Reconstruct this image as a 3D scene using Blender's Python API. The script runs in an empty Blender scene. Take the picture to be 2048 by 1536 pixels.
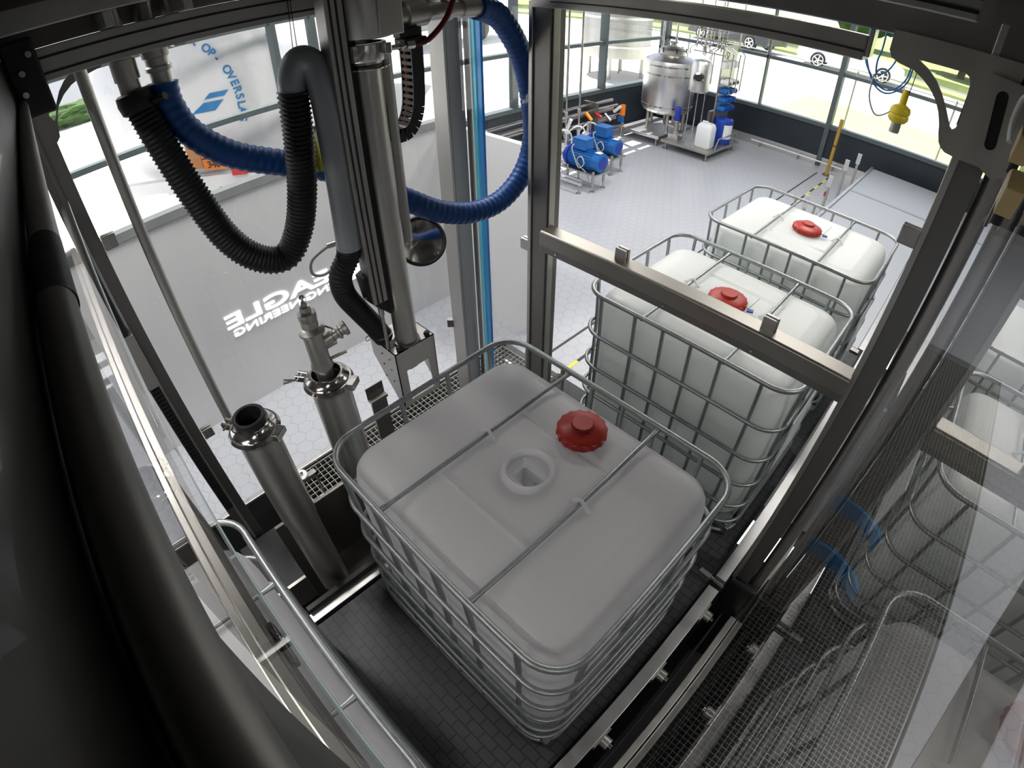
import bpy, bmesh, math, random
from mathutils import Vector, Matrix
random.seed(7)
S = bpy.context.scene
COL = S.collection
pi = math.pi

# ---------------------------------------------------------------- camera
cd = bpy.data.cameras.new('camera')
cam = bpy.data.objects.new('camera', cd); COL.objects.link(cam); S.camera = cam
R = ((0.7050264678, -0.4784747026, 0.523449748), (0.7091195093, 0.4853494703, -0.5114542141), (-0.0093381549, 0.7317771865, 0.6814799691))
m4 = Matrix(R).to_4x4(); m4.translation = Vector((0.78377, -0.83831, 2.97036)); cam.matrix_world = m4
cd.sensor_fit = 'HORIZONTAL'; cd.sensor_width = 36.0; cd.lens = 17.6
cd.clip_start = 0.01; cd.clip_end = 300
cd.type = 'PANO'
cd.panorama_type = 'FISHEYE_LENS_POLYNOMIAL'
q = 2.048 / 36.0
cd.fisheye_polynomial_k0 = 0.0
cd.fisheye_polynomial_k1 = -0.94720697 * q
cd.fisheye_polynomial_k2 = -0.00102768 * q ** 2
cd.fisheye_polynomial_k3 = 0.06022744 * q ** 3
cd.fisheye_polynomial_k4 = 0.005563 * q ** 4
cd.fisheye_fov = math.radians(200)

# ---------------------------------------------------------------- sky, sun, exposure
S.view_settings.view_transform = 'Standard'; S.view_settings.look = 'None'
S.view_settings.gamma = 1.0; S.view_settings.exposure = 0.0
w = bpy.data.worlds.new('sky'); S.world = w; w.use_nodes = True
wn = w.node_tree.nodes; bg = wn['Background']
sky = wn.new('ShaderNodeTexSky'); sky.sky_type = 'HOSEK_WILKIE'; sky.turbidity = 3.2; sky.ground_albedo = 0.4
SUN = Vector((-0.36, 0.10, 0.93)).normalized()
sky.sun_direction = SUN
hs = wn.new('ShaderNodeHueSaturation'); hs.inputs['Saturation'].default_value = 0.35
w.node_tree.links.new(sky.outputs[0], hs.inputs['Color']); w.node_tree.links.new(hs.outputs[0], bg.inputs[0])
bg.inputs[1].default_value = 6.0
ld = bpy.data.lights.new('sun', 'SUN'); ld.energy = 11.0; ld.angle = math.radians(0.6); ld.color = (1, .97, .92)
sun = bpy.data.objects.new('sun', ld); COL.objects.link(sun); sun.rotation_euler = SUN.to_track_quat('Z', 'Y').to_euler()
sun.location = (-20, 4, 30)
def area(name, loc, rot, sx, sy, e, col=(1, 1, 1), portal=False):
    a = bpy.data.lights.new(name, 'AREA'); a.shape = 'RECTANGLE'; a.size = sx; a.size_y = sy; a.energy = e; a.color = col
    o = bpy.data.objects.new(name, a); COL.objects.link(o); o.location = loc; o.rotation_euler = rot
    if portal: a.cycles.is_portal = True
    return o
area('window_portal', (-5.5, 2.5, 2.0), (0, -pi / 2, 0), 2.6, 15, 1, portal=True)
area('window_portal', (-0.5, 9.95, 2.0), (-pi / 2, 0, 0), 10, 2.6, 1, portal=True)
# fill lamps added out of view to brighten the hall (fittings further down)
FILL_LAMPS = [(-2.35, -1.3, 70), (-2.35, .6, 70), (-2.6, 2.9, 75), (-3.2, 5.6, 80), (-0.3, 4.2, 70), (-0.3, 7.4, 75), (3.4, 1.6, 60), (-.4, -3.2, 45), (2.6, -2.4, 40)]
for (lx, ly, le) in FILL_LAMPS:
    area('added_fill_light', (lx, ly, 4.02), (0, 0, 0), 1.4, .3, le, (1, .97, .93))

# ---------------------------------------------------------------- materials
def mat(name, col=(.8, .8, .8), rough=.5, metal=0, spec=.5, noise=None, bump=None, alpha=None, emis=None, trans=0, ior=1.45, coat=0):
    m = bpy.data.materials.new(name); m.use_nodes = True
    nt = m.node_tree; b = nt.nodes['Principled BSDF']
    b.inputs['Base Color'].default_value = (*col, 1); b.inputs['Roughness'].default_value = rough
    b.inputs['Metallic'].default_value = metal; b.inputs['Specular IOR Level'].default_value = spec
    b.inputs['Transmission Weight'].default_value = trans; b.inputs['IOR'].default_value = ior
    b.inputs['Coat Weight'].default_value = coat
    tc = nt.nodes.new('ShaderNodeTexCoord')
    if noise:   # (scale, amount, stretch)
        sc, amt, st = noise
        mp = nt.nodes.new('ShaderNodeMapping'); mp.inputs['Scale'].default_value = st
        nz = nt.nodes.new('ShaderNodeTexNoise'); nz.inputs['Scale'].default_value = sc; nz.inputs['Detail'].default_value = 4
        nt.links.new(tc.outputs['Object'], mp.inputs[0]); nt.links.new(mp.outputs[0], nz.inputs['Vector'])
        mx = nt.nodes.new('ShaderNodeMix'); mx.data_type = 'RGBA'
        mx.inputs[6].default_value = (*[c * (1 - amt) for c in col], 1); mx.inputs[7].default_value = (*[min(1, c * (1 + amt)) for c in col], 1)
        nt.links.new(nz.outputs[0], mx.inputs[0]); nt.links.new(mx.outputs[2], b.inputs['Base Color'])
        mr = nt.nodes.new('ShaderNodeMapRange'); mr.inputs[3].default_value = max(0, rough - .1); mr.inputs[4].default_value = min(1, rough + .12)
        nt.links.new(nz.outputs[0], mr.inputs[0]); nt.links.new(mr.outputs[0], b.inputs['Roughness'])
    if bump:
        sc, st = bump
        n2 = nt.nodes.new('ShaderNodeTexNoise'); n2.inputs['Scale'].default_value = sc
        bp = nt.nodes.new('ShaderNodeBump'); bp.inputs['Strength'].default_value = st; bp.inputs['Distance'].default_value = .01
        nt.links.new(tc.outputs['Object'], n2.inputs['Vector']); nt.links.new(n2.outputs[0], bp.inputs['Height']); nt.links.new(bp.outputs[0], b.inputs['Normal'])
    if emis:
        b.inputs['Emission Color'].default_value = (*emis[0], 1); b.inputs['Emission Strength'].default_value = emis[1]
    return m
def thin_glass(name, f0=.04, tint=(1, 1, 1), power=5.0):
    """clear sheet: see-through, mirroring more the flatter one looks along it (same from both sides)"""
    m = bpy.data.materials.new(name); m.use_nodes = True; nt = m.node_tree; nt.nodes.clear(); N = nt.nodes; L = nt.links
    o = N.new('ShaderNodeOutputMaterial'); t = N.new('ShaderNodeBsdfTransparent'); g = N.new('ShaderNodeBsdfGlossy')
    t.inputs[0].default_value = (*tint, 1); g.inputs['Roughness'].default_value = 0
    ge = N.new('ShaderNodeNewGeometry'); d = N.new('ShaderNodeVectorMath'); d.operation = 'DOT_PRODUCT'
    L.new(ge.outputs['Incoming'], d.inputs[0]); L.new(ge.outputs['Normal'], d.inputs[1])
    def mm(op, a, b=0.0):
        n = N.new('ShaderNodeMath'); n.operation = op; n.use_clamp = op == 'ADD'
        for i, v in enumerate((a, b)):
            if isinstance(v, (int, float)): n.inputs[i].default_value = v
            else: L.new(v, n.inputs[i])
        return n.outputs[0]
    k = mm('POWER', mm('SUBTRACT', 1.0, mm('ABSOLUTE', d.outputs['Value'])), power)
    f = mm('ADD', mm('MULTIPLY', k, 1 - f0), f0)
    mx = N.new('ShaderNodeMixShader'); L.new(f, mx.inputs[0]); L.new(t.outputs[0], mx.inputs[1]); L.new(g.outputs[0], mx.inputs[2]); L.new(mx.outputs[0], o.inputs[0])
    return m
def plastic_translucent(name, col, tr=.35, rough=.35):
    m = bpy.data.materials.new(name); m.use_nodes = True; nt = m.node_tree; b = nt.nodes['Principled BSDF']; o = nt.nodes['Material Output']
    b.inputs['Base Color'].default_value = (*col, 1); b.inputs['Roughness'].default_value = rough; b.inputs['Specular IOR Level'].default_value = .35
    t = nt.nodes.new('ShaderNodeBsdfTranslucent'); t.inputs[0].default_value = (*col, 1)
    mx = nt.nodes.new('ShaderNodeMixShader'); mx.inputs[0].default_value = tr
    nz = nt.nodes.new('ShaderNodeTexNoise'); nz.inputs['Scale'].default_value = 5; tc = nt.nodes.new('ShaderNodeTexCoord')
    bp = nt.nodes.new('ShaderNodeBump'); bp.inputs['Strength'].default_value = .05; bp.inputs['Distance'].default_value = .02
    nt.links.new(tc.outputs['Object'], nz.inputs['Vector']); nt.links.new(nz.outputs[0], bp.inputs['Height']); nt.links.new(bp.outputs[0], b.inputs['Normal'])
    nt.links.new(b.outputs[0], mx.inputs[1]); nt.links.new(t.outputs[0], mx.inputs[2]); nt.links.new(mx.outputs[0], o.inputs[0])
    return m
M = {}
M['steel'] = mat('brushed_steel', (.50, .485, .455), .40, 1, noise=(9, .16, (1, 1, .12)))
M['steel_mid'] = mat('beam_steel', (.30, .285, .26), .40, 1, noise=(8, .15, (.15, 1, 1)))
M['steel_dark'] = mat('dark_steel', (.22, .212, .20), .42, .9, noise=(8, .2, (1, 1, .15)))
M['steel_bright'] = mat('bright_steel', (.74, .73, .72), .36, 1, noise=(14, .1, (.2, 1, 1)))
M['plate_dark'] = mat('dark_satin_plate', (.075, .073, .068), .34, .9, noise=(3, .08, (1, 1, 1)), coat=.12)
M['plate_dark'].node_tree.nodes['Principled BSDF'].inputs['Coat Roughness'].default_value = .02
M['chrome'] = mat('polished_steel', (.62, .6, .57), .14, 1, noise=(6, .08, (1, 1, 1)))
M['alu'] = mat('anodised_aluminium', (.44, .43, .41), .45, .75, noise=(20, .08, (1, 1, .1)))
M['alu_blue'] = mat('cool_aluminium', (.34, .36, .38), .5, .5, noise=(3, .1, (1, 1, .4)))
M['frame'] = mat('window_aluminium', (.10, .125, .13), .5, .3, noise=(5, .1, (1, 1, 1)))
M['frame_light'] = mat('grey_aluminium', (.30, .32, .32), .5, .3, noise=(5, .08, (1, 1, 1)))
M['galv'] = mat('galvanised_steel', (.33, .35, .35), .42, .85, noise=(60, .28, (1, 1, 1)))
M['hdpe'] = plastic_translucent('milky_plastic', (.84, .835, .845), .58)
M['hdpe_full'] = plastic_translucent('filled_milky_plastic', (.83, .865, .845), .22)
for k_, w_ in (('hdpe_full', .7), ('hdpe', .35)):
    b_ = M[k_].node_tree.nodes['Principled BSDF']; b_.inputs['Subsurface Weight'].default_value = w_; b_.inputs['Subsurface Radius'].default_value = (1, 1, 1); b_.inputs['Subsurface Scale'].default_value = .25
M['red'] = mat('red_plastic', (.42, .025, .015), .38, noise=(12, .1, (1, 1, 1)))
M['rubber'] = mat('black_rubber', (.012, .013, .014), .55, noise=(30, .2, (1, 1, 1)))
M['black'] = mat('black_plastic', (.014, .014, .015), .45, noise=(20, .2, (1, 1, 1)))
M['blue_hose'] = mat('blue_hose', (.008, .075, .30), .42, noise=(10, .2, (1, 1, 1)))
M['blue'] = mat('blue_enamel', (.012, .13, .42), .35, noise=(6, .15, (1, 1, 1)))
M['blue_dark'] = mat('dark_blue_enamel', (.02, .04, .35), .35, noise=(6, .15, (1, 1, 1)))
M['blue_drum'] = mat('blue_drum_plastic', (.01, .05, .36), .4, noise=(6, .1, (1, 1, 1)))
M['white_plastic'] = mat('white_plastic', (.80, .82, .84), .4, noise=(6, .04, (1, 1, 1)))
M['white_paint'] = mat('white_paint', (.82, .82, .82), .3, noise=(2, .03, (1, 1, 1)))
M['yellow'] = mat('yellow_plastic', (.72, .56, .03), .4, noise=(8, .12, (1, 1, 1)))
M['yellow_post'] = mat('yellow_brown_paint', (.42, .26, .05), .5, noise=(8, .2, (1, 1, 1)))
M['yellow_sleeve'] = mat('yellow_green_sleeve', (.55, .50, .03), .5, noise=(8, .12, (1, 1, 1)))
M['tan'] = mat('tan_plastic', (.55, .42, .20), .5, noise=(8, .15, (1, 1, 1)))
M['orange'] = mat('orange_paint', (.85, .22, .02), .45, noise=(8, .1, (1, 1, 1)))
M['red_hose'] = mat('dark_red_hose', (.13, .008, .008), .4, noise=(8, .1, (1, 1, 1)))
M['cable_grey'] = mat('grey_cable', (.45, .46, .46), .5, noise=(8, .1, (1, 1, 1)))
M['cable_blue'] = mat('blue_cable', (.04, .20, .50), .45, noise=(8, .1, (1, 1, 1)))
M['panel'] = mat('pale_grey_laminate', (.68, .685, .70), .38, noise=(.8, .03, (1, 1, 1)), coat=.25)
M['wall_dark'] = mat('dark_wall_paint', (.018, .026, .034), .45, noise=(3, .25, (1, 1, 1)))
M['wall_hall'] = mat('hall_wall_paint', (.05, .05, .05), .8, noise=(1, .2, (1, 1, 1)))
M['ceil'] = mat('hall_ceiling_paint', (.10, .10, .10), .9, noise=(1, .1, (1, 1, 1)))
M['pit'] = mat('dark_pit', (.03, .03, .032), .7, noise=(6, .3, (1, 1, 1)))
M['grate'] = mat('steel_grating', (.40, .40, .37), .45, .7, noise=(30, .2, (1, 1, 1)))
M['tape_y'] = mat('yellow_tape', (.80, .70, .08), .6, noise=(20, .08, (1, 1, 1)))
M['tape_k'] = mat('black_tape', (.04, .04, .04), .6, noise=(20, .08, (1, 1, 1)))
M['joint'] = mat('floor_joint', (.06, .055, .05), .7, noise=(20, .2, (1, 1, 1)))
M['letters'] = mat('daylight_glow_letters', (.95, .95, .95), .5, emis=((1, 1, .98), 1.15))  # emission stands in for daylight shining through the cut-out letters
M['ink_blue'] = mat('blue_lettering', (.03, .22, .50), .5, noise=(6, .1, (1, 1, 1)))
M['ink_grey'] = mat('grey_lettering', (.45, .47, .48), .5, noise=(6, .1, (1, 1, 1)))
M['ink_black'] = mat('black_lettering', (.05, .02, .01), .5, noise=(6, .1, (1, 1, 1)))
M['car_white'] = mat('white_car_paint', (.82, .83, .84), .25, coat=.6, noise=(1, .02, (1, 1, 1)))
M['car_dark'] = mat('dark_car_paint', (.05, .055, .065), .25, coat=.6, noise=(1, .05, (1, 1, 1)))
M['car_glass'] = mat('car_glass', (.10, .14, .15), .08, noise=(1, .05, (1, 1, 1)))
M['tyre'] = mat('tyre_rubber', (.02, .02, .02), .7, noise=(20, .1, (1, 1, 1)))
M['tail_red'] = mat('red_tail_lamp', (.65, .02, .02), .3, noise=(20, .1, (1, 1, 1)))
M['leaf'] = mat('hedge_leaves', (.045, .10, .018), .8, noise=(3, .5, (1, 1, 1)), bump=(6, .6))
M['trunk'] = mat('tree_bark', (.16, .11, .07), .8, noise=(6, .3, (1, 1, .2)))
M['lamp'] = mat('lamp_diffuser', (.9, .9, .9), .5, emis=((1, .97, .93), 5))
M['blue_film'] = mat('clear_blue_plastic', (.02, .30, .75), .12, trans=.25, noise=(5, .1, (1, 1, 1)))
M['cyan_film'] = mat('clear_cyan_plastic', (.10, .62, .80), .12, trans=.35, noise=(5, .1, (1, 1, 1)))
M['copper'] = mat('orange_brown_steel', (.36, .16, .06), .4, .6, noise=(8, .2, (1, 1, 1)))
M['glass'] = thin_glass('window_glass', .03)
M['pane_front'] = thin_glass('machine_front_glass', .03)
M['pane'] = thin_glass('machine_glass', .05)
M['pane_side'] = thin_glass('machine_side_glass', .34, power=3.5)
M['clear_edge'] = mat('glass_edge', (.55, .66, .68), .2, noise=(5, .1, (1, 1, 1)))

def hex_floor():
    m = mat('hexagon_floor_tiles', (.5, .5, .52), .33); nt = m.node_tree; N = nt.nodes; L = nt.links; b = N['Principled BSDF']
    geo = N.new('ShaderNodeNewGeometry'); D = .125
    def vm(op, a, bb=None):
        n = N.new('ShaderNodeVectorMath'); n.operation = op
        for i, v in enumerate((a, bb)):
            if v is None: continue
            if isinstance(v, tuple): n.inputs[i].default_value = v
            else: L.new(v, n.inputs[i])
        return n
    def mm(op, a, bb=0.0):
        n = N.new('ShaderNodeMath'); n.operation = op
        for i, v in enumerate((a, bb)):
            if isinstance(v, (int, float)): n.inputs[i].default_value = v
            else: L.new(v, n.inputs[i])
        return n.outputs[0]
    p = vm('MULTIPLY', geo.outputs['Position'], (1 / D, 1 / D, 0)).outputs[0]
    p = vm('ADD', p, (1000, 1732.0508 , 0)).outputs[0]
    r = (1, 1.7320508, 1); h = (.5, .8660254, 0)
    a = vm('SUBTRACT', vm('MODULO', p, r).outputs[0], h).outputs[0]
    c = vm('SUBTRACT', vm('MODULO', vm('ADD', p, h).outputs[0], r).outputs[0], h).outputs[0]
    def edge(v):
        ab = vm('ABSOLUTE', v).outputs[0]; s = N.new('ShaderNodeSeparateXYZ'); L.new(ab, s.inputs[0])
        e = mm('MAXIMUM', s.outputs[0], mm('ADD', mm('MULTIPLY', s.outputs[0], .5), mm('MULTIPLY', s.outputs[1], .8660254)))
        return mm('SUBTRACT', .5, e)
    d = mm('MAXIMUM', edge(a), edge(c))
    mr = N.new('ShaderNodeMapRange'); mr.inputs[1].default_value = .012; mr.inputs[2].default_value = .035; L.new(d, mr.inputs[0])
    nz = N.new('ShaderNodeTexNoise'); nz.inputs['Scale'].default_value = 1.3; L.new(geo.outputs['Position'], nz.inputs['Vector'])
    m1 = N.new('ShaderNodeMix'); m1.data_type = 'RGBA'; m1.inputs[6].default_value = (.43, .445, .485, 1); m1.inputs[7].default_value = (.47, .485, .525, 1); L.new(nz.outputs[0], m1.inputs[0])
    m2 = N.new('ShaderNodeMix'); m2.data_type = 'RGBA'; m2.inputs[6].default_value = (.34, .352, .385, 1); L.new(m1.outputs[2], m2.inputs[7]); L.new(mr.outputs[0], m2.inputs[0])
    L.new(m2.outputs[2], b.inputs['Base Color'])
    return m
M['floor'] = hex_floor()
def belt_mat():
    m = mat('modular_belt', (.05, .052, .056), .5); nt = m.node_tree; N = nt.nodes; L = nt.links; b = N['Principled BSDF']
    g = N.new('ShaderNodeNewGeometry')
    mp = N.new('ShaderNodeMapping'); mp.inputs['Scale'].default_value = (1, 1, 0); L.new(g.outputs['Position'], mp.inputs[0])
    br = N.new('ShaderNodeTexBrick'); br.inputs['Scale'].default_value = 1; br.inputs['Brick Width'].default_value = .085; br.inputs['Row Height'].default_value = .05
    br.inputs['Mortar Size'].default_value = .0035; br.inputs[1].default_value = (.056, .058, .063, 1); br.inputs[2].default_value = (.050, .052, .057, 1); br.inputs[3].default_value = (.022, .022, .024, 1)
    L.new(mp.outputs[0], br.inputs[0]); L.new(br.outputs[0], b.inputs['Base Color'])
    return m
M['belt'] = belt_mat()
def outdoors_mat():
    m = mat('pale_paving', (.72, .71, .69), .8, noise=(.8, .06, (1, 1, 1))); return m
M['paving'] = outdoors_mat()
M['asphalt'] = mat('grey_asphalt', (.16, .165, .18), .8, noise=(3, .12, (1, 1, 1)))
M['lawn'] = mat('lawn_grass', (.44, .52, .20), .9, noise=(.9, .25, (1, 1, 1)))
M['meadow'] = mat('meadow_grass', (.27, .34, .12), .9, noise=(1.3, .4, (1, 1, 1)))
def roller_mat():
    m = mat('roller_conveyor_belt', (.40, .43, .48), .4, .35); nt = m.node_tree; N = nt.nodes; L = nt.links; b = N['Principled BSDF']
    g = N.new('ShaderNodeNewGeometry'); wv = N.new('ShaderNodeTexWave'); wv.bands_direction = 'Y'; wv.inputs['Scale'].default_value = 9
    L.new(g.outputs['Position'], wv.inputs[0]); mx = N.new('ShaderNodeMix'); mx.data_type = 'RGBA'
    mx.inputs[6].default_value = (.40, .415, .44, 1); mx.inputs[7].default_value = (.60, .61, .64, 1); L.new(wv.outputs[0], mx.inputs[0]); L.new(mx.outputs[2], b.inputs['Base Color'])
    return m
M['roller'] = roller_mat()

# ---------------------------------------------------------------- mesh helpers
ORG = {}
class MB:
    def __init__(s): s.v = []; s.f = []; s.sm = []
    def add(s, v, f, smooth=False):
        n = len(s.v); s.v += [Vector(p) for p in v]; s.f += [[i + n for i in q] for q in f]; s.sm += [smooth] * len(f); return s
    def box(s, x0, x1, y0, y1, z0, z1):
        v = [(x, y, z) for x in (x0, x1) for y in (y0, y1) for z in (z0, z1)]
        return s.add(v, [[0, 1, 3, 2], [4, 6, 7, 5], [0, 4, 5, 1], [2, 3, 7, 6], [0, 2, 6, 4], [1, 5, 7, 3]])
    def obox(s, c, ax, ay, az):   # oriented box from centre and half axes
        c, ax, ay, az = map(Vector, (c, ax, ay, az))
        v = [c + i * ax + j * ay + k * az for i in (-1, 1) for j in (-1, 1) for k in (-1, 1)]
        return s.add(v, [[0, 1, 3, 2], [4, 6, 7, 5], [0, 4, 5, 1], [2, 3, 7, 6], [0, 2, 6, 4], [1, 5, 7, 3]])
    def tube(s, pts, r, n=16, closed=False, caps=True, smooth=True, flat=1.0):
        pts = [Vector(p) for p in pts]; k = len(pts)
        rad = r if isinstance(r, (list, tuple)) else [r] * k
        tg = []
        for i in range(k):
            a = pts[(i - 1) % k] if (closed or i > 0) else pts[i]; b = pts[(i + 1) % k] if (closed or i < k - 1) else pts[i]
            d = b - a
            tg.append(d.normalized() if d.length > 1e-9 else (tg[-1] if tg else Vector((0, 0, 1))))
        up = Vector((0, 0, 1)) if abs(tg[0].z) < .9 else Vector((1, 0, 0))
        nx = (up - tg[0] * up.dot(tg[0])).normalized(); V = []
        for i in range(k):
            nx = (nx - tg[i] * nx.dot(tg[i])); nx = nx.normalized() if nx.length > 1e-6 else tg[i].orthogonal().normalized()
            ny = tg[i].cross(nx)
            for j in range(n):
                a = 2 * pi * j / n; V.append(pts[i] + nx * (math.cos(a) * rad[i]) + ny * (math.sin(a) * rad[i] * flat))
        F = []
        for i in range(k if closed else k - 1):
            i2 = (i + 1) % k
            for j in range(n): F.append([i * n + j, i * n + (j + 1) % n, i2 * n + (j + 1) % n, i2 * n + j])
        s.add(V, F, smooth)
        if caps and not closed:
            s.f += [[len(s.v) - k * n + j for j in range(n)][::-1], [len(s.v) - n + j for j in range(n)]]; s.sm += [False, False]
        return s
    def cyl(s, p0, p1, r, n=24, r2=None): return s.tube([p0, p1], [r, r if r2 is None else r2], n)
    def lathe(s, prof, c=(0, 0, 0), axis=(0, 0, 1), n=32, smooth=True, closed=False):  # prof: (radius, height)
        ax = Vector(axis).normalized(); nx = ax.orthogonal().normalized(); ny = ax.cross(nx); c = Vector(c); V = []; k = len(prof)
        for (r, h) in prof:
            for j in range(n):
                a = 2 * pi * j / n; V.append(c + ax * h + (nx * math.cos(a) + ny * math.sin(a)) * r)
        F = [[i * n + j, i * n + (j + 1) % n, ((i + 1) % k) * n + (j + 1) % n, ((i + 1) % k) * n + j] for i in range(k if closed else k - 1) for j in range(n)]
        s.add(V, F, smooth)
        b = len(s.v) - k * n
        if not closed:
            if prof[0][0] > 1e-4: s.f.append([b + j for j in range(n)][::-1]); s.sm.append(False)
            if prof[-1][0] > 1e-4: s.f.append([b + (k - 1) * n + j for j in range(n)]); s.sm.append(False)
        return s
    def prism(s, poly, d0, d1, plane='xz', hole=None):
        def P(a, b, d): return {'xz': (a, d, b), 'yz': (d, a, b), 'xy': (a, b, d)}[plane]
        bm = bmesh.new()
        loops = [poly] + ([hole] if hole else [])
        es = []
        for lp in loops:
            vs = [bm.verts.new(P(a, b, d0)) for a, b in lp]
            es += [bm.edges.new((vs[i], vs[(i + 1) % len(vs)])) for i in range(len(vs))]
        bmesh.ops.triangle_fill(bm, edges=es, use_beauty=True)
        r = bmesh.ops.extrude_face_region(bm, geom=bm.faces[:])
        dv = Vector(P(0, 0, d1)) - Vector(P(0, 0, d0))
        bmesh.ops.translate(bm, verts=[g for g in r['geom'] if isinstance(g, bmesh.types.BMVert)], vec=dv)
        bmesh.ops.recalc_face_normals(bm, faces=bm.faces[:]); bm.verts.index_update()
        s.add([v.co.copy() for v in bm.verts], [[v.index for v in f.verts] for f in bm.faces]); bm.free(); return s
    def build(s, name, material, parent=None, label=None, bevel=0, kind=None, cat=None, group=None, fix=True):
        org = ORG.get(parent.name, Vector((0, 0, 0))) if parent else Vector((0, 0, 0))
        o_v = s.v; loc = Vector((0, 0, 0))
        if not parent and not kind:
            xs = [v.x for v in o_v]; ys = [v.y for v in o_v]; zs = [v.z for v in o_v]
            loc = Vector(((min(xs) + max(xs)) / 2, (min(ys) + max(ys)) / 2, min(zs)))
        me = bpy.data.meshes.new(name); me.from_pydata([v - org - loc for v in o_v], [], s.f); me.update()
        me.polygons.foreach_set('use_smooth', s.sm)
        if any(s.sm) and len(s.v) < 9000: me.set_sharp_from_angle(angle=math.radians(38))
        if fix:
            bm = bmesh.new(); bm.from_mesh(me); bmesh.ops.recalc_face_normals(bm, faces=bm.faces[:]); bm.to_mesh(me); bm.free()
        me.materials.append(M[material] if isinstance(material, str) else material)
        o = bpy.data.objects.new(name, me); COL.objects.link(o); o.location = loc
        if parent: o.parent = parent; ORG[o.name] = org
        else: ORG[o.name] = loc
        if parent and parent.type == 'MESH' and parent.parent is None: pass
        if bevel:
            b = o.modifiers.new('bevel', 'BEVEL'); b.width = bevel; b.segments = 2; b.limit_method = 'ANGLE'
        if label: o['label'] = label
        if cat: o['category'] = cat
        if group: o['group'] = group
        if kind: o['kind'] = kind
        return o
def thing(name, label, cat, loc=(0, 0, 0), group=None):
    o = bpy.data.objects.new(name, None); COL.objects.link(o); o.location = loc; ORG[o.name] = Vector(loc)
    o['label'] = label; o['category'] = cat; o.empty_display_size = .1
    if group: o['group'] = group
    return o
def copy_tree(o, parent=None):
    c = o.copy(); COL.objects.link(c)
    if parent: c.parent = parent
    for ch in list(o.children): copy_tree(ch, c)
    return c
def spline(pts, n=12, closed=False):
    P = [Vector(p) for p in pts]; k = len(P); out = []
    for i in range(k if closed else k - 1):
        g = lambda j: P[j % k] if closed else P[max(0, min(k - 1, j))]
        a, b, c, d = g(i - 1), g(i), g(i + 1), g(i + 2)
        for t in range(n):
            t /= n
            out.append(.5 * ((2 * b) + (c - a) * t + (2 * a - 5 * b + 4 * c - d) * t * t + (3 * b - a - 3 * c + d) * t ** 3))
    if not closed: out.append(P[-1])
    return out
def resample(pts, step):
    out = [pts[0]]; acc = 0
    for a, b in zip(pts, pts[1:]):
        L = (b - a).length
        while acc + L >= step:
            t = (step - acc) / L; a = a.lerp(b, t); out.append(a); L = (b - a).length; acc = 0
        acc += L
    out.append(pts[-1]); return out
def rrect(hx, hy, r, n=8, cx=0, cy=0, z=0):
    o = []
    for (sx, sy, a0) in ((1, 1, 0), (-1, 1, 90), (-1, -1, 180), (1, -1, 270)):
        for i in range(n + 1):
            a = math.radians(a0 + 90 * i / n); o.append(Vector((cx + sx * (hx - r) + r * math.cos(a), cy + sy * (hy - r) + r * math.sin(a), z)))
    return o
def struct(name, mb, material, parent=None, bevel=0): return mb.build(name, material, parent, kind='structure', bevel=bevel)

# ================================================================ ROOM SHELL
XL, YB, XR, YF, H = -5.35, 9.80, 5.2, -4.6, 4.15
struct('floor', MB().box(XL - .1, -1.96, YF, YB + .1, -.2, 0).box(-1.96, .93, 1.75, YB + .1, -.2, 0).box(.93, 2.1, 5.0, YB + .1, -.2, 0).box(2.1, XR, YF, YB + .1, -.2, 0), 'floor')
struct('floor_2', MB().box(-1.96, 2.1, YF, 1.75, -.75, -.55).box(.93, 2.1, 1.75, 5.0, -.75, -.55).box(-1.96, -1.95, YF, 1.75, -.55, -.012).box(2.09, 2.1, YF, 5, -.55, -.012), 'pit')
struct('trim_1', MB().box(-1.985, -1.945, YF, 1.77, -.01, .012), 'steel_bright', bevel=.003)
struct('ceiling', MB().box(XL - .3, XR + .2, YF - .2, YB + .3, H, H + .15), 'ceil')
struct('wall_left', MB().box(XL - .15, XL, YF, YB + .15, 0, .82).box(XL - .15, XL, YF, YB + .15, 3.25, H), 'wall_dark')
struct('wall_back', MB().box(XL - .15, XR, YB, YB + .15, 0, .76).box(XL - .15, XR, YB, YB + .15, 3.25, H), 'wall_dark')
struct('wall_right', MB().box(XR, XR + .1, YF, YB + .1, 0, H), 'wall_hall')
struct('wall_front', MB().box(XL - .15, XR, YF - .1, YF, 0, H), 'wall_hall')
struct('baseboard_back', MB().box(-3.6, XR, YB - .012, YB, 0.0, .17), 'steel_bright')
# left window wall
f = MB()
f.box(XL - .12, XL + .03, YF, YB, .80, .87)
f.box(XL - .10, XL + .02, YF, YB, 1.69, 1.75)
f.box(XL - .10, XL + .02, YF, YB, 2.60, 2.66)
f.box(XL - .12, XL + .02, YF, YB, 3.18, 3.26)
for y in (-3.4, -1.0, 1.60, 2.08, 5.3, 7.6): f.box(XL - .10, XL + .05, y - .03, y + .03, .87, 3.2)
f.box(XL - .12, XL + .06, YB - .12, YB + .02, 0, 3.25)
w1 = struct('window_1', f, 'frame')
MB().add([(XL - .045, YF, .87), (XL - .045, YB, .87), (XL - .045, YB, 3.2), (XL - .045, YF, 3.2)], [[0, 1, 2, 3]]).build('pane', 'glass', w1, fix=False)
f = MB()
f.box(XL, XR, YB - .03, YB + .12, .72, .79)
f.box(XL, XR, YB - .02, YB + .10, 1.70, 1.76)
f.box(XL, XR, YB - .02, YB + .10, 2.60, 2.66)
f.box(XL, XR, YB - .02, YB + .12, 3.18, 3.26)
for x in (-1.70, .9, 3.4): f.box(x - .045, x + .045, YB - .05, YB + .12, 0, 3.2)
for x in (-3.13,): f.box(x - .012, x + .012, YB - .02, YB + .10, .79, 3.2)
w2 = struct('window_2', f, 'frame')
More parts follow.
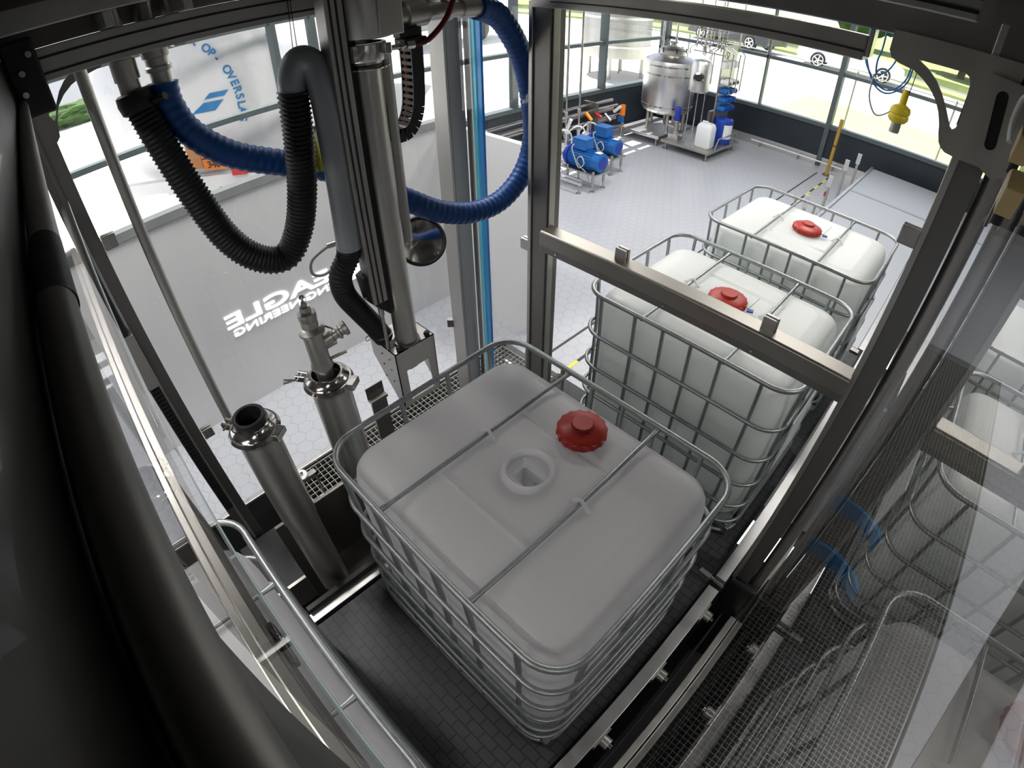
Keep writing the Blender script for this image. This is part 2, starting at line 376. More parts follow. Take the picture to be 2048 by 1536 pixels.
MB().add([(XL, YB + .045, .79), (XR, YB + .045, .79), (XR, YB + .045, 3.2), (XL, YB + .045, 3.2)], [[0, 1, 2, 3]]).build('pane', 'glass', w2, fix=False)
# fittings of the added fill lamps, out of view
for i, (lx, ly, le) in enumerate(FILL_LAMPS):
    t = MB().box(lx - .72, lx + .72, ly - .17, ly + .17, 4.06, 4.15).build('added_fill_lamp', 'white_paint', cat='lamp', group='added fill lamps on the hall ceiling', label='long white fill lamp added out of view ' + ('above the front end of the partition', 'above the middle of the partition', 'above the partition corner', 'above the blue pump motors', 'above the farthest container', 'above the pale conveyor end', 'right of the machine', 'behind the camera', 'behind and right of the machine')[i])

# ================================================================ OUTSIDE
struct('ground_paving', MB().box(-60, XL - .15, -40, 60, -.3, -.02).box(XL - .15, 60, YB + .15, 60, -.3, -.02), 'paving')
MB().box(-4.2, 40, YB + .15, 17.2, -.02, .0).build('lawn_strip', 'lawn', kind='stuff', cat='grass', label='sunlit yellow green lawn just outside the back window')
MB().box(-60, 50, 28.0, 29.8, -.01, .10).build('lawn_strip', 'meadow', kind='stuff', cat='grass', label='strip of rough grass between the parked cars and the road')
MB().box(-60, 50, 30, 31.5, -.02, .03).build('roadway', 'asphalt', kind='structure')
MB().box(-60, 50, 32, 60, -.02, .3).build('meadow', 'meadow', kind='stuff', cat='grass', label='rough green verge behind the parked cars')
MB().box(-60, -23.2, -20, 4.0, -.02, .0).build('roadway', 'asphalt', kind='structure')
def bush(name, c, rx, ry, rz, label, cat, kind=None, group=None, trunk=0, parent=None):
    bm = bmesh.new(); bmesh.ops.create_icosphere(bm, subdivisions=4, radius=1)
    rnd = random.Random(int(c[0] * 31 + c[1] * 7))
    import mathutils.noise as nz
    for v in bm.verts:
        k = 1 + .35 * nz.noise(v.co * 2.3 + Vector(c)) + .18 * nz.noise(v.co * 7 + Vector(c)); v.co *= k
        v.co = Vector((v.co.x * rx, v.co.y * ry, v.co.z * rz)) + Vector((c[0], c[1], c[2] + trunk))
    mb = MB().add([v.co.copy() for v in bm.verts], [[v.index for v in f.verts] for f in bm.faces], True); bm.free()
    if trunk:
        t = thing(name, label, cat, c, group); mb.build('crown', 'leaf', t)
        MB().tube([c, (c[0] + .1, c[1], c[2] + trunk)], [.22, .14], 10).build('trunk', 'trunk', t)
    else: mb.build(name, 'leaf', cat=cat, label=label, group=group)
bush('hedge', (-22.6, .9, .25), .9, 2.3, .5, 'clipped green hedge beside the grey road, seen through the left window', 'hedge')
bush('shrub', (-24, 7.5, .3), 1.0, 1.4, 1.1, 'green shrub outside, seen between the lance and the thick post', 'shrub')
for i, (x, y) in enumerate(((-1.2, 36), (4, 38), (-8, 39))):
    bush('tree', (x, y, .3), 2.4, 2.4, 2.0, ('green tree behind the white car', 'green tree right of the white car, seen under the gusset', 'green tree far behind the dark car')[i], 'tree', trunk=2.6)
# fences outside
def fence(name, p0, p1, n, h, label, step_top=True):
    t = thing(name, label, 'fence', p0); a, b = Vector(p0), Vector(p1)
    for i in range(n):
        c = a.lerp(b, i / (n - 1)); MB().cyl(c, c + Vector((0, 0, h)), .022, 8).build('post', 'frame_light', t)
    mb = MB()
    if step_top: mb.cyl(a + Vector((0, 0, h - .05)), b + Vector((0, 0, h - .05)), .012, 6)
    mb.cyl(a + Vector((0, 0, .12)), b + Vector((0, 0, .12)), .012, 6); mb.build('wire', 'frame_light', t)
fence('wire_fence', (-9, 13.4, 0), (7, 13.0, 0), 8, 1.5, 'thin grey post fence crossing the lawn outside the back window')
t = thing('bar_gate', 'white gate of close vertical bars standing behind the tanker yard', 'gate', (-23, 12, 0))
mb = MB()
for i in range(40): mb.cyl((-23, 9 + i * .22, .3), (-23, 9 + i * .22, 2.6), .03, 6)
mb.build('bars', 'frame_light', t); MB().box(-23.05, -22.95, 8.8, 17.8, .1, .35).build('bottom_rail', 'frame', t)

# tanker trailer, rear dished end facing the hall
tc = Vector((-6.72, .76, 1.80)); td = Vector((-.7, .714, 0)).normalized()   # axis to the front of the truck
t = thing('tanker_trailer', 'white and silver road tanker with blue lettering parked outside the left window', 'tanker', (tc.x, tc.y, 0))
RT = 1.45
MB().lathe([(0, -.36), (.35, -.345), (.7, -.28), (1.1, -.14), (1.35, -.04), (RT, .05), (RT, .06)], tc, td, 48).build('rear_head', 'white_paint', t)
MB().lathe([(RT, .06), (RT + .04, .07), (RT + .04, .22), (RT, .23)], tc, td, 48, closed=True).build('end_band', 'steel_bright', t)
MB().lathe([(RT - .01, .1), (RT - .01, 9.5), (1.1, 9.8), (.0, 10)], tc, td, 48).build('barrel', 'white_paint', t)
side = td.cross(Vector((0, 0, 1)))  # to the right looking forward
def tk(a, s_, z): return tc + td * a + side * s_ + Vector((0, 0, z - tc.z))
mb = MB(); mb.obox(tk(-.30, 0, .86), td * .06, side * 1.15, (0, 0, .08)); mb.obox(tk(.1, 0, .80), td * .45, side * .4, (0, 0, .06)); mb.build('rear_bumper', 'white_paint', t)
MB().obox(tk(4.5, 0, .75), td * 4.4, side * .45, (0, 0, .12)).build('chassis', 'frame_light', t)
pl = MB().obox(tk(-.45, .49, 1.20), td * .012, side * .15, (0, 0, .155)).build('hazard_plate', 'orange', t, label='orange hazard number plate')
MB().obox(tk(-.465, .49, 1.20), td * .006, side * .15, (0, 0, .006)).build('divider', 'ink_black', pl)
MB().obox(tk(-.22, .49, 1.20), td * .22, side * .05, (0, 0, .04)).build('plate_arm', 'frame_light', t)
MB().obox(tk(-.25, .22, 1.24), td * .18, side * .09, (0, 0, .17)).build('locker', 'copper', t)
MB().obox(tk(-.40, .78, .98), td * .02, side * .10, (0, 0, .05)).build('rear_reflector', 'tail_red', t)
for a, s_ in ((.35, -.8), (.35, .8)): MB().cyl(tk(a, s_ - .1, 1.05), tk(a, s_ + .1, 1.05), .06, 12).build('rear_lamp', 'tail_red', t)
for a in (1.6, 2.9, 4.2):
    for s_ in (-1.05, 1.05):
        wl = MB().cyl(tk(a, s_ - .15, .5), tk(a, s_ + .15, .5), .5, 28).build('wheel', 'tyre', t)
        MB().cyl(tk(a, s_ - .16, .5), tk(a, s_ + .16, .5), .26, 20).build('hub', 'steel_bright', wl)
def text(body, size, mx, material, name, parent=None, depth=.004, label=None, bold=0):
    cu = bpy.data.curves.new(name, 'FONT'); cu.body = body; cu.size = size; cu.extrude = depth; cu.align_x = 'CENTER'; cu.align_y = 'CENTER'; cu.offset = bold
    tmp = bpy.data.objects.new(name, cu); COL.objects.link(tmp)
    dg = bpy.context.evaluated_depsgraph_get(); me = bpy.data.meshes.new_from_object(tmp.evaluated_get(dg))
    bpy.data.objects.remove(tmp); org = ORG.get(parent.name, Vector()) if parent else Vector()
    me.transform(Matrix.Translation(-org) @ mx); me.materials.clear(); me.materials.append(M[material])
    o = bpy.data.objects.new(name, me); COL.objects.link(o)
    if parent: o.parent = parent; ORG[o.name] = org
    if label: o['label'] = label
    return o
def join_meshes(objs, name, parent):
    bm = bmesh.new()
    for o in objs:
        me = o.data; bm.from_mesh(me)
    me2 = bpy.data.meshes.new(name); bm.to_mesh(me2); bm.free(); me2.materials.append(objs[0].data.materials[0])
    for o in objs: bpy.data.objects.remove(o)
    o = bpy.data.objects.new(name, me2); COL.objects.link(o); o.parent = parent; ORG[o.name] = ORG[parent.name]; return o
def head_frame(u, v, lift, rot=0):  # u to the right as seen from behind, v up, on the dished head
    r = math.hypot(u, v); prof = [(0, -.36), (.35, -.345), (.7, -.28), (1.1, -.14), (1.35, -.04), (1.45, .05)]
    for (r0, h0), (r1, h1) in zip(prof, prof[1:]):
        if r <= r1: h = h0 + (h1 - h0) * (r - r0) / (r1 - r0); sl = (h1 - h0) / (r1 - r0); break
    else: h, sl = .0, 1
    out = side * (u / max(r, 1e-6)) + Vector((0, 0, v / max(r, 1e-6)))
    nrm = (-td + out * sl).normalized(); pos = tc + side * u + Vector((0, 0, v)) + td * h + nrm * lift
    upv = Vector((0, 0, 1)); upv = (upv - nrm * upv.dot(nrm)).normalized(); rt = upv.cross(nrm)
    x = rt * math.cos(rot) + upv * math.sin(rot); y = -rt * math.sin(rot) + upv * math.cos(rot)
    return Matrix(((x.x, y.x, nrm.x, pos.x), (x.y, y.y, nrm.y, pos.y), (x.z, y.z, nrm.z, pos.z), (0, 0, 0, 1)))
ls = []; word = 'TANK OP- OVERSLAG'
for i, ch in enumerate(word):
    if ch == ' ': continue
    a = math.radians(-8 + (15 - i) * 5.4)
    ls.append(text(ch, .135, head_frame(.93 * math.cos(a), .91 * math.sin(a), .012, a - pi / 2), 'ink_blue', 'letter', t, bold=.003))
o = join_meshes(ls, 'arc_lettering', t); o['label'] = 'blue arc lettering on the white tank end'
def headpoly(pts, name, material):
    V = [head_frame(u, v, .015) @ Vector((0, 0, 0)) for u, v in pts]; k = len(V); V += [p + td * .01 for p in V]
    MB().add(V, [list(range(k)), list(range(k, 2 * k))[::-1]] + [[i, (i + 1) % k, k + (i + 1) % k, k + i] for i in range(k)]).build(name, material, t)
headpoly([(.32, -.06), (.50, .05), (.74, .05), (.62, -.06)], 'flag_stripe', 'ink_blue')
headpoly([(.52, .09), (.60, .15), (.82, .15), (.76, .09)], 'flag_stripe', 'ink_blue')
for i in range(5): headpoly([(-.52 + i * .13, -.12), (-.47 + i * .13, -.04), (-.44 + i * .13, -.04), (-.49 + i * .13, -.12)], 'grey_stripe', 'ink_grey')
fr = Matrix(((side.x, 0, -td.x, 0), (side.y, 0, -td.y, 0), (0, 1, 0, 0), (0, 0, 0, 1)))
def on_head(pos): m_ = fr.copy(); m_.translation = pos; return m_
o = text('346', .125, on_head(tk(-.468, .49, 1.115)), 'ink_black', 'number', pl)

# second pale trailer / building seen beyond the corner
t = thing('box_trailer', 'long white trailer side parked outside behind the pipe rack', 'trailer', (-18.5, 13, 0))
MB().box(-19.8, -18.0, 9.2, 18.0, 1.0, 3.4).build('body', 'white_paint', t, bevel=.05)
MB().box(-19.4, -18.3, 9.4, 17.6, .7, 1.0).build('chassis', 'frame_light', t)
for y in (10.4, 11.6, 16): MB().cyl((-18.5, y, .48), (-18.1, y, .48), .5, 24).build('wheel', 'tyre', t)
t = thing('outdoor_silo', 'grey ribbed steel cylinder tank standing outside, left of the process vessel', 'tank', (-9.0, 13.2, 0))
MB().lathe([(1.0, .6), (1.0, 2.55), (.85, 2.75), (0, 2.85)], (-9.0, 13.2, 0), n=40).build('shell', 'steel', t)
for a in range(4):
    x_, y_ = -9 + .8 * math.cos(a * pi / 2 + .4), 13.2 + .8 * math.sin(a * pi / 2 + .4)
    MB().cyl((x_, y_, -.02), (x_, y_, .65), .06, 10).build('leg', 'steel', t)
for z in (.9, 1.7, 2.4): MB().lathe([(1.0, z), (1.025, z), (1.025, z + .06), (1.0, z + .06)], (-9.0, 13.2, 0), n=40, closed=True).build('rib', 'steel_bright', t)

# parked cars
def car(label, p_rear, p_front, material, body_h=1.45, flip=1):
    a, b = Vector(p_rear), Vector(p_front); d = (b - a); L = d.length; d.normalize(); s_ = Vector((d.y, -d.x, 0)) * flip  # s_ away from camera
    if s_.y < 0: s_ = -s_
    ctr = (a + b) / 2; t = thing('parked_car', label, 'car', ctr)
    W = 1.8; k = L / 2.7
    prof = [(-.9, .35), (-.92, .75), (-.78, 1.05), (-.35, 1.38), (.3, 1.46), (1.1, 1.42), (1.75, .98), (2.0, .92), (3.2, .78), (3.5, .62), (3.55, .35)]
    def P(x, w_, z): return a + d * (x * k) + s_ * w_ + Vector((0, 0, z))
    n = len(prof); V = []
    for w_, inn in ((0, 0), (.1, .0), (W - .1, 0), (W, 0)):
        for x, z in prof:
            zz = z if w_ in (.1, W - .1) else (z - .04 if z < 1 else z - .1); V.append(P(x, w_ + (.14 if z > 1 and w_ < .05 else 0) - (.14 if z > 1 and w_ > W - .05 else 0), zz))
    F = [[r * n + i, r * n + i + 1, (r + 1) * n + i + 1, (r + 1) * n + i] for r in range(3) for i in range(n - 1)] + [[i for i in range(n)], [3 * n + i for i in range(n)][::-1]]
    MB().add(V, F, False).build('body', material, t, bevel=.04)
    g = [(-.55, 1.02), (-.25, 1.30), (.3, 1.37), (1.0, 1.33), (1.5, 1.02)]
    V = [P(x, .03 + (z - 1) * .3, z) for x, z in g] + [P(x, .05 + (z - 1) * .3, z) for x, z in g]; m_ = len(g)
    MB().add(V, [list(range(m_)), list(range(m_, 2 * m_))[::-1]] + [[i, (i + 1) % m_, m_ + (i + 1) % m_, m_ + i] for i in range(m_)]).build('side_window', 'car_glass', t)
    V = [P(1.14, .25, 1.405), P(1.14, W - .25, 1.405), P(1.74, W - .15, 1.0), P(1.74, .15, 1.0)]; V += [v + Vector((0, 0, .03)) for v in V]
    MB().add(V, [[0, 1, 2, 3], [4, 7, 6, 5], [0, 4, 5, 1], [1, 5, 6, 2], [2, 6, 7, 3], [3, 7, 4, 0]]).build('windscreen', 'car_glass', t)
    for x in (0, 2.7):
        for w_ in (-.02, W - .2):
            c0 = P(x, w_, .33); wl = MB().cyl(c0, c0 + s_ * .22, .33, 28).build('wheel', 'tyre', t)
            sp = MB(); up = Vector((0, 0, 1))
            for q_ in range(5):
                an = q_ * 2 * pi / 5; rv = d * math.cos(an) + up * math.sin(an); tv = -d * math.sin(an) + up * math.cos(an)
                sp.obox(c0 - s_ * .01 + rv * .12, rv * .12, tv * .025, s_ * .01)
            sp.lathe([(.21, -.012), (.245, -.012), (.245, .01), (.21, .01)], c0, s_, 28, closed=True); sp.build('rim', 'steel_bright', wl)
    MB().obox(P(-.9, .25, .88), d * .05, s_ * .2, (0, 0, .09)).build('tail_lamp', 'tail_red', t)
    return t
car('white hatchback parked outside beyond the lawn', (-6.38, 24.8, 0), (-3.6, 25.2, 0), 'car_white')
car('dark estate car with a red tail lamp, parked left of the white car', (-10.0, 25.6, 0), (-12.9, 26.2, 0), 'car_dark')

# ================================================================ PALE PARTITION WITH GLOWING CUT-OUT LETTERS
t = thing('partition_screen', 'pale grey glossy partition screen, L shaped, standing on the tiled floor left of the machine', 'partition', (-2.93, .4, 0))
MB().box(-2.96, -2.90, -1.15, 2.03, .0, 1.72).build('panel', 'panel', t, label='long pale panel')
MB().box(-2.90, -1.86, 1.97, 2.03, .0, 1.74).build('panel', 'panel', t, label='short return panel')
MB().box(-2.975, -2.885, -1.16, 2.03, 1.72, 1.78).build('cap_rail', 'frame_light', t)
# mirrored sign, seen from behind; its glow imitates daylight through cut-outs
def yz_text(body, size, y, z, sx=1, sy=1, name='lettering', mirror=True, mat_='letters', x=-2.893):
    mx = Matrix(((0, 0, 1, x), (-1 if mirror else 1, 0, 0, y), (0, 1, 0, z), (0, 0, 0, 1))) @ Matrix.Diagonal((sx, sy, 1, 1))
    return mx
sg = thing('daylight_glow_sign', 'mirrored glowing letters reading EAGLE with a bird logo, set in the pale partition', 'sign', (-2.895, .5, .6))
mx = Matrix(((0, 0, 1, -2.894), (1, 0, 0, 0), (0, 1, 0, 0), (0, 0, 0, 1)))
def sign_text(body, size, y, z, wide, mir=1, slant=0):
    m_ = Matrix(((0, 0, 1, -2.894), (1, 0, 0, y), (0, 1, 0, z), (0, 0, 0, 1))) @ Matrix(((-wide if mir else wide, slant, 0, 0), (0, 1, 0, 0), (0, 0, 1, 0), (0, 0, 0, 1)))
    return m_
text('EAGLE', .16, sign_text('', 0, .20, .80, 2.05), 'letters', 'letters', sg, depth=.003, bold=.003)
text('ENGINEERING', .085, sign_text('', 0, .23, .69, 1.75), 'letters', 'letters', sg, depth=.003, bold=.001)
# bird mark: three long feathers
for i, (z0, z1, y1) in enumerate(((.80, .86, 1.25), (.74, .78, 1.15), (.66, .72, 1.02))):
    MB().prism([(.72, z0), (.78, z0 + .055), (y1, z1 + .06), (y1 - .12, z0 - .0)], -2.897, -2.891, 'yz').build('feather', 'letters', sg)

# ================================================================ TANK CONTAINERS (IBC)
RZ = [1.5, 1.25, 1.03, .83, .64, .49]
UX = [-.47, -.262, -.10, .056, .212, .427]
UY = [-.36, -.12, .12, .36]
def tank_mesh(hole, full):
    hx, hy = .555, .455; n = 24; TOP = 1.468; BAR = .227
    def hgt(x, y):
        z = 0
        for s_ in (-1, 1):
            d = abs(x - s_ * BAR); z -= .016 * math.exp(-(d / .016) ** 2) 
        z -= .012 * math.exp(-((x * .9) / .13) ** 2 - ((y + .36) / .07) ** 2) * .0
        z -= .006 * math.exp(-(abs(abs(x) - .30) / .02) ** 2) * (1 if abs(y) > .18 else 0) * 0
        z += .0015 * math.cos(x * 9) * math.cos(y * 7) + .003 * (1 - abs(y) / .5)
        return z
    def ring(ins, z, r): return rrect(hx - ins, hy - ins, max(r - ins * .8, .03), n)
    rings = []
    for z, ins in ((.47, .03), (.50, .005), (.9, 0), (1.32, 0), (1.38, .004), (1.415, .012), (1.435, .024), (1.448, .04), (1.457, .058), (1.462, .08)):
        rings.append([Vector((p.x, p.y, z)) for p in ring(ins, z, .13)])
    outer = ring(.08, 0, .13); K = 90; N = len(outer)
    rh = .078
    for k in range(1, K + 1):
        s_ = k / K; rg = []
        for j, p in enumerate(outer):
            a = math.atan2(p.y, p.x); c = Vector((rh * math.cos(a), rh * math.sin(a), 0)); q_ = Vector((p.x, p.y, 0)).lerp(c, s_)
            q_.z = TOP - .006 * (1 - min(1, s_ * 8)) + hgt(q_.x, q_.y) * min(1, s_ * 6); rg.append(q_)
        rings.append(rg)
    if hole:   # inner wall of the mouth
        rings.append([Vector((v.x, v.y, 1.40)) for v in rings[-1]])
    V = [v for r_ in rings for v in r_]; F = []
    for i in range(len(rings) - 1):
        for j in range(N): F.append([i * N + j, i * N + (j + 1) % N, (i + 1) * N + (j + 1) % N, (i + 1) * N + j])
    F.append(list(range(N))[::-1])
    if not hole: F.append([(len(rings) - 1) * N + j for j in range(N)])
    return MB().add(V, F, True)
def red_cap(mb, c, r=.092):
    prof = [(0, 0), (r * .98, 0), (r, .012), (r, .03), (r * .95, .034), (r * .80, .041), (r * .46, .050), (r * .44, .060), (r * .41, .063), (0, .063)]
    mb.lathe([(a, b) for a, b in prof], c, n=48)
    for i in range(16):
        an = 2 * pi * i / 16; x, y = math.cos(an), math.sin(an)
        mb.obox((c[0] + x * r, c[1] + y * r, c[2] + .017), (x * .003, y * .003, 0), (-y * .007, x * .007, 0), (0, 0, .013))
    return mb
def make_ibc(loc, label, full, hole, cap=True, seal=True):
    t = thing('bulk_container', label, 'container', (0, 0, 0), 'caged bulk containers on the conveyor')
    tk_ = tank_mesh(hole, full).build('tank', 'hdpe_full' if full else 'hdpe', t, fix=True)
    # moulded detail: neck, cross handles
    MB().lathe([(.078, 1.462), (.080, 1.497), (.094, 1.497), (.097, 1.488), (.098, 1.462)], n=48, closed=True).build('neck', 'hdpe_full' if full else 'hdpe', t)
    for s_ in (-1, 1):
        MB().tube(spline([(s_ * .185, .02, 1.470), (s_ * .205, .02, 1.489), (s_ * .227, .02, 1.506), (s_ * .25, .02, 1.488), (s_ * .27, .02, 1.470)], 5), .007, 8).build('bar_clip', 'hdpe_full' if full else 'hdpe', t)
    for i, z in enumerate(RZ):
        rr = .0125 if i == 0 else .0105
        MB().tube(rrect(.59, .49, .13, 8, z=z), rr, 10, closed=True).build('cage_ring', 'galv', t)
    def upright(x, y, nx, ny):
        pts = []
        for z, o_ in ((1.5, 0), (1.47, -.004), (1.25, -.014), (1.03, -.014), (.83, -.014), (.64, -.014), (.49, -.010), (.40, -.004)):
            pts.append((x + nx * o_, y + ny * o_, z))
        MB().tube(pts, .0095, 8, flat=1.25).build('cage_upright', 'galv', t)
    for x in UX:
        for s_ in (-1, 1): upright(x, s_ * .49, 0, s_)
    for y in UY:
        for s_ in (-1, 1): upright(s_ * .59, y, s_, 0)
    for s_ in (-1, 1):
        MB().tube([(s_ * .227, -.49, 1.492), (s_ * .227, -.44, 1.490), (s_ * .227, .44, 1.490), (s_ * .227, .49, 1.492)], [.013, .0085, .0085, .013], 10).build('tie_bar', 'galv', t)
    MB().tube(rrect(.585, .485, .12, 8, z=.40), .013, 10, closed=True).box(-.56, .56, -.46, .46, .445, .470).box(-.58, .58, -.05, .05, .375, .445).box(-.58, .58, .40, .46, .375, .445).box(-.58, .58, -.46, -.40, .375, .445).build('pallet', 'galv', t, bevel=.003)
    for sx in (-1, 1):
        for sy in (-1, 1): MB().tube([(sx * .50, sy * .40, .372), (sx * .50, sy * .40, .45)], .055, 16).build('corner_foot', 'galv', t)
    if full:   # label plate on the right hand side
        MB().box(.592, .600, -.18, .16, .72, 1.12).build('info_plate', 'white_plastic', t, label='pale information plate')
    if cap: red_cap(MB(), (0, 0, 1.474), .103).build('screw_cap', 'red', t, label='red screw cap')
    if seal:
        MB().obox((.135, -.004, 1.49), (.016, .006, 0), (-.004, .012, 0), (0, 0, .004)).tube([(.085, 0, 1.50), (.12, 0, 1.494)], .002, 6).build('seal_tag', 'blue_dark', t, label='blue seal tag')
        MB().tube(spline([(.12, 0, 1.492), (.14, .02, 1.53), (.15, .05, 1.55)], 5), .0012, 5).build('seal_wire', 'black', t)
    t.location = loc; ORG[t.name] = Vector(loc)
    return t
make_ibc((0, 0, 0), 'empty caged bulk container with open filling mouth, nearest the camera centre', False, True, cap=False, seal=False)
b2 = make_ibc((-.007, 1.524, 0), 'filled caged bulk container with red cap, standing under the cross beam behind the open one', True, False)
b3 = copy_tree(b2); b3.location = (-.014, 2.8415, 0); b3['label'] = 'farthest caged bulk container with red cap, at the start of the pale conveyor'
make_ibc((-.002, -1.379, 0), 'caged bulk container cut off by the steel rail at the lower left of the picture', False, True, cap=False, seal=False)
red_cap(MB(), (.02, .272, 1.478), .094).build('screw_cap', 'red', cat='cap', label='loose red screw cap lying on top of the open bulk container')

# ================================================================ MACHINE FRAME
FR = thing('machine_frame', 'stainless steel frame of the filling machine with posts, cross beam and curved gussets', 'frame', (0, 0, 0))
def fp(name, mb, m_, label=None, bevel=.003): return mb.build(name, m_, FR, label, bevel)
ZB = -.55
fp('post', MB().box(-.812, -.705, .85, .94, ZB, 2.86), 'steel_dark', 'slim rear post')
fp('post_strip', MB().box(-.817, -.795, .842, .85, ZB, 2.85).box(-.705, -.698, .86, .90, ZB, 2.85), 'steel')
fp('post', MB().box(-1.475, -1.36, .85, .95, ZB, 2.9), 'alu_blue', 'wide rear corner post')
fp('post_strip', MB().box(-1.480, -1.362, .838, .852, ZB, 2.9), 'alu')
fp('post_strip', MB().box(-1.36, -1.33, .955, .985, ZB, 2.9), 'steel_dark')
fp('post', MB().box(-1.56, -1.48, -.945, -.832, ZB, 2.9), 'steel_dark', 'front left post')
fp('post_strip', MB().box(-1.482, -1.468, -.90, -.885, ZB, 2.9), 'steel_bright')
fp('post', MB().box(.747, .835, .85, .95, .42, 3.05), 'steel_dark', 'right rear post')
fp('post_strip', MB().box(.744, .765, .838, .852, .42, 3.0), 'steel')
fp('post_strip', MB().cyl((.872, .90, .42), (.872, .90, 3.0), .030, 20), 'steel', bevel=0)
fp('cross_beam', MB().prism([(.80, 1.80), (.80, 1.866), (.808, 1.874), (.885, 1.874), (.885, 1.80)], -.70, .75, 'yz'), 'steel_mid', 'back cross beam over the second container')
fp('beam_flange', MB().box(-.70, .75, .805, .815, 1.765, 1.80), 'steel_dark')
for x in (-.60, -.35, -.02, .38): fp('bolt', MB().cyl((x, .800, 1.785), (x, .806, 1.785), .005, 10), 'chrome', bevel=0)
fp('top_beam', MB().box(-.80, .435, .84, .92, 2.825, 2.892), 'steel', 'upper back beam')
fp('top_beam', MB().box(-.9, .70, .60, .70, 2.985, 3.05), 'alu', 'upper aluminium profile')
fp('beam_groove', MB().box(-.9, .70, .594, .601, 3.000, 3.008).box(-.9, .70, .594, .601, 3.028, 3.036), 'black', bevel=0)
fp('top_beam', MB().box(-.9, 1.0, .84, .94, 2.914, 3.05), 'steel_dark', 'highest back beam')
fp('top_beam', MB().box(-1.56, -1.48, -.95, .95, 2.86, 2.95), 'steel_dark', 'left top beam')
fp('top_beam', MB().box(-1.56, -.70, .85, .95, 2.86, 2.95), 'steel_dark', 'left rear top beam')
fp('front_rail', MB().box(-1.50, .75, -.915, -.898, 2.355, 2.425), 'steel', 'front glass rail')
fp('front_rail', MB().box(-1.50, .75, -.935, -.915, 2.345, 2.365), 'steel')
for x in (-.02, .46):
    fp('rail_latch', MB().box(x - .03, x + .03, -.897, -.890, 2.375, 2.40).cyl((x, -.893, 2.39), (x, -.885, 2.39), .008, 12), 'chrome')
# curved gusset plates
gR = [(.502, 2.925), (.502, 2.872), (.512, 2.855), (.534, 2.845), (.577, 2.837), (.606, 2.822), (.632, 2.803), (.655, 2.779), (.671, 2.753), (.683, 2.725), (.690, 2.700), (.698, 2.680), (.708, 2.668), (.722, 2.660), (.760, 2.655), (.835, 2.655), (.835, 2.925)]
hR = [(.582, 2.866), (.612, 2.850), (.640, 2.828), (.664, 2.800), (.685, 2.770), (.700, 2.745), (.710, 2.728), (.718, 2.722), (.725, 2.728), (.729, 2.745), (.726, 2.800), (.722, 2.845), (.714, 2.860), (.700, 2.867)]
fp('gusset', MB().prism(gR, .828, .840, 'xz', hR), 'steel', 'curved right gusset plate', 0)
gL = [(-.575, 2.90), (-.577, 2.872), (-.587, 2.852), (-.603, 2.836), (-.640, 2.829), (-.680, 2.822), (-.716, 2.808), (-.752, 2.784), (-.780, 2.755), (-.798, 2.722), (-.808, 2.690), (-.815, 2.655), (-.830, 2.640), (-.92, 2.640), (-.92, 2.90)]
hL = [(-.655, 2.868), (-.700, 2.850), (-.735, 2.828), (-.762, 2.800), (-.785, 2.765), (-.800, 2.730), (-.812, 2.71), (-.822, 2.73), (-.822, 2.85), (-.812, 2.866)]
fp('gusset', MB().prism(gL, -1.487, -1.475, 'yz', hL), 'steel_dark', 'curved left gusset plate', 0)
fp('gusset', MB().prism([(.93, 2.90), (.93, 2.79), (.80, 2.79), (.76, 2.83), (.70, 2.86), (.70, 2.90)], -1.487, -1.475, 'yz'), 'steel_dark', 'small gusset plate')
fp('beam_end_bracket', MB().box(.435, .450, .85, .90, 2.835, 2.915), 'chrome', 'bright bracket at the beam end')
fp('beam_groove', MB().box(-.70, .435, .836, .841, 2.848, 2.853), 'black', bevel=0)
# glass clips
def clip(c, ax): 
    c = Vector(c); ax = Vector(ax)
    fp('glass_clip', MB().obox(c, ax * .028, (0, 0, .030), ax.cross(Vector((0, 0, 1))) * .008).obox(c + ax.cross(Vector((0, 0, 1))) * .022, ax * .028, (0, 0, .030), ax.cross(Vector((0, 0, 1))) * .006), 'steel', bevel=.004)
clip((-.838, .87, 1.735), (1, 0, 0)); clip((-1.50, .84, .925), (.6, .6, 0)); clip((-1.49, -.80, 2.225), (0, 1, 0)); clip((-1.49, -.80, 1.135), (0, 1, 0))
clip((-.275, .862, 1.898), (1, 0, 0)); clip((.402, .862, 1.898), (1, 0, 0)); clip((.718, .86, 2.40), (1, 0, 0))
# slotted plate bolted on the right post
sl = [(.747 + .012 * 0, 2.88), (.905, 2.87), (.885, 2.64), (.855, 2.615), (.785, 2.665), (.765, 2.78)]
hl = [(.806 + .015 * math.cos(a), 2.838 + .015 * math.sin(a)) for a in [pi * i / 8 for i in range(9)]] + [(.822 + .015 * math.cos(a), 2.722 + .015 * math.sin(a)) for a in [pi + pi * i / 8 for i in range(9)]]
fp('slotted_plate', MB().prism([(.765, 2.885), (.905, 2.872), (.890, 2.655), (.856, 2.640), (.786, 2.672)], .812, .820, 'xz', hl), 'steel', 'slotted mounting plate', 0)
fp('slot_backing', MB().box(.790, .842, .821, .826, 2.70, 2.86), 'black', bevel=0)
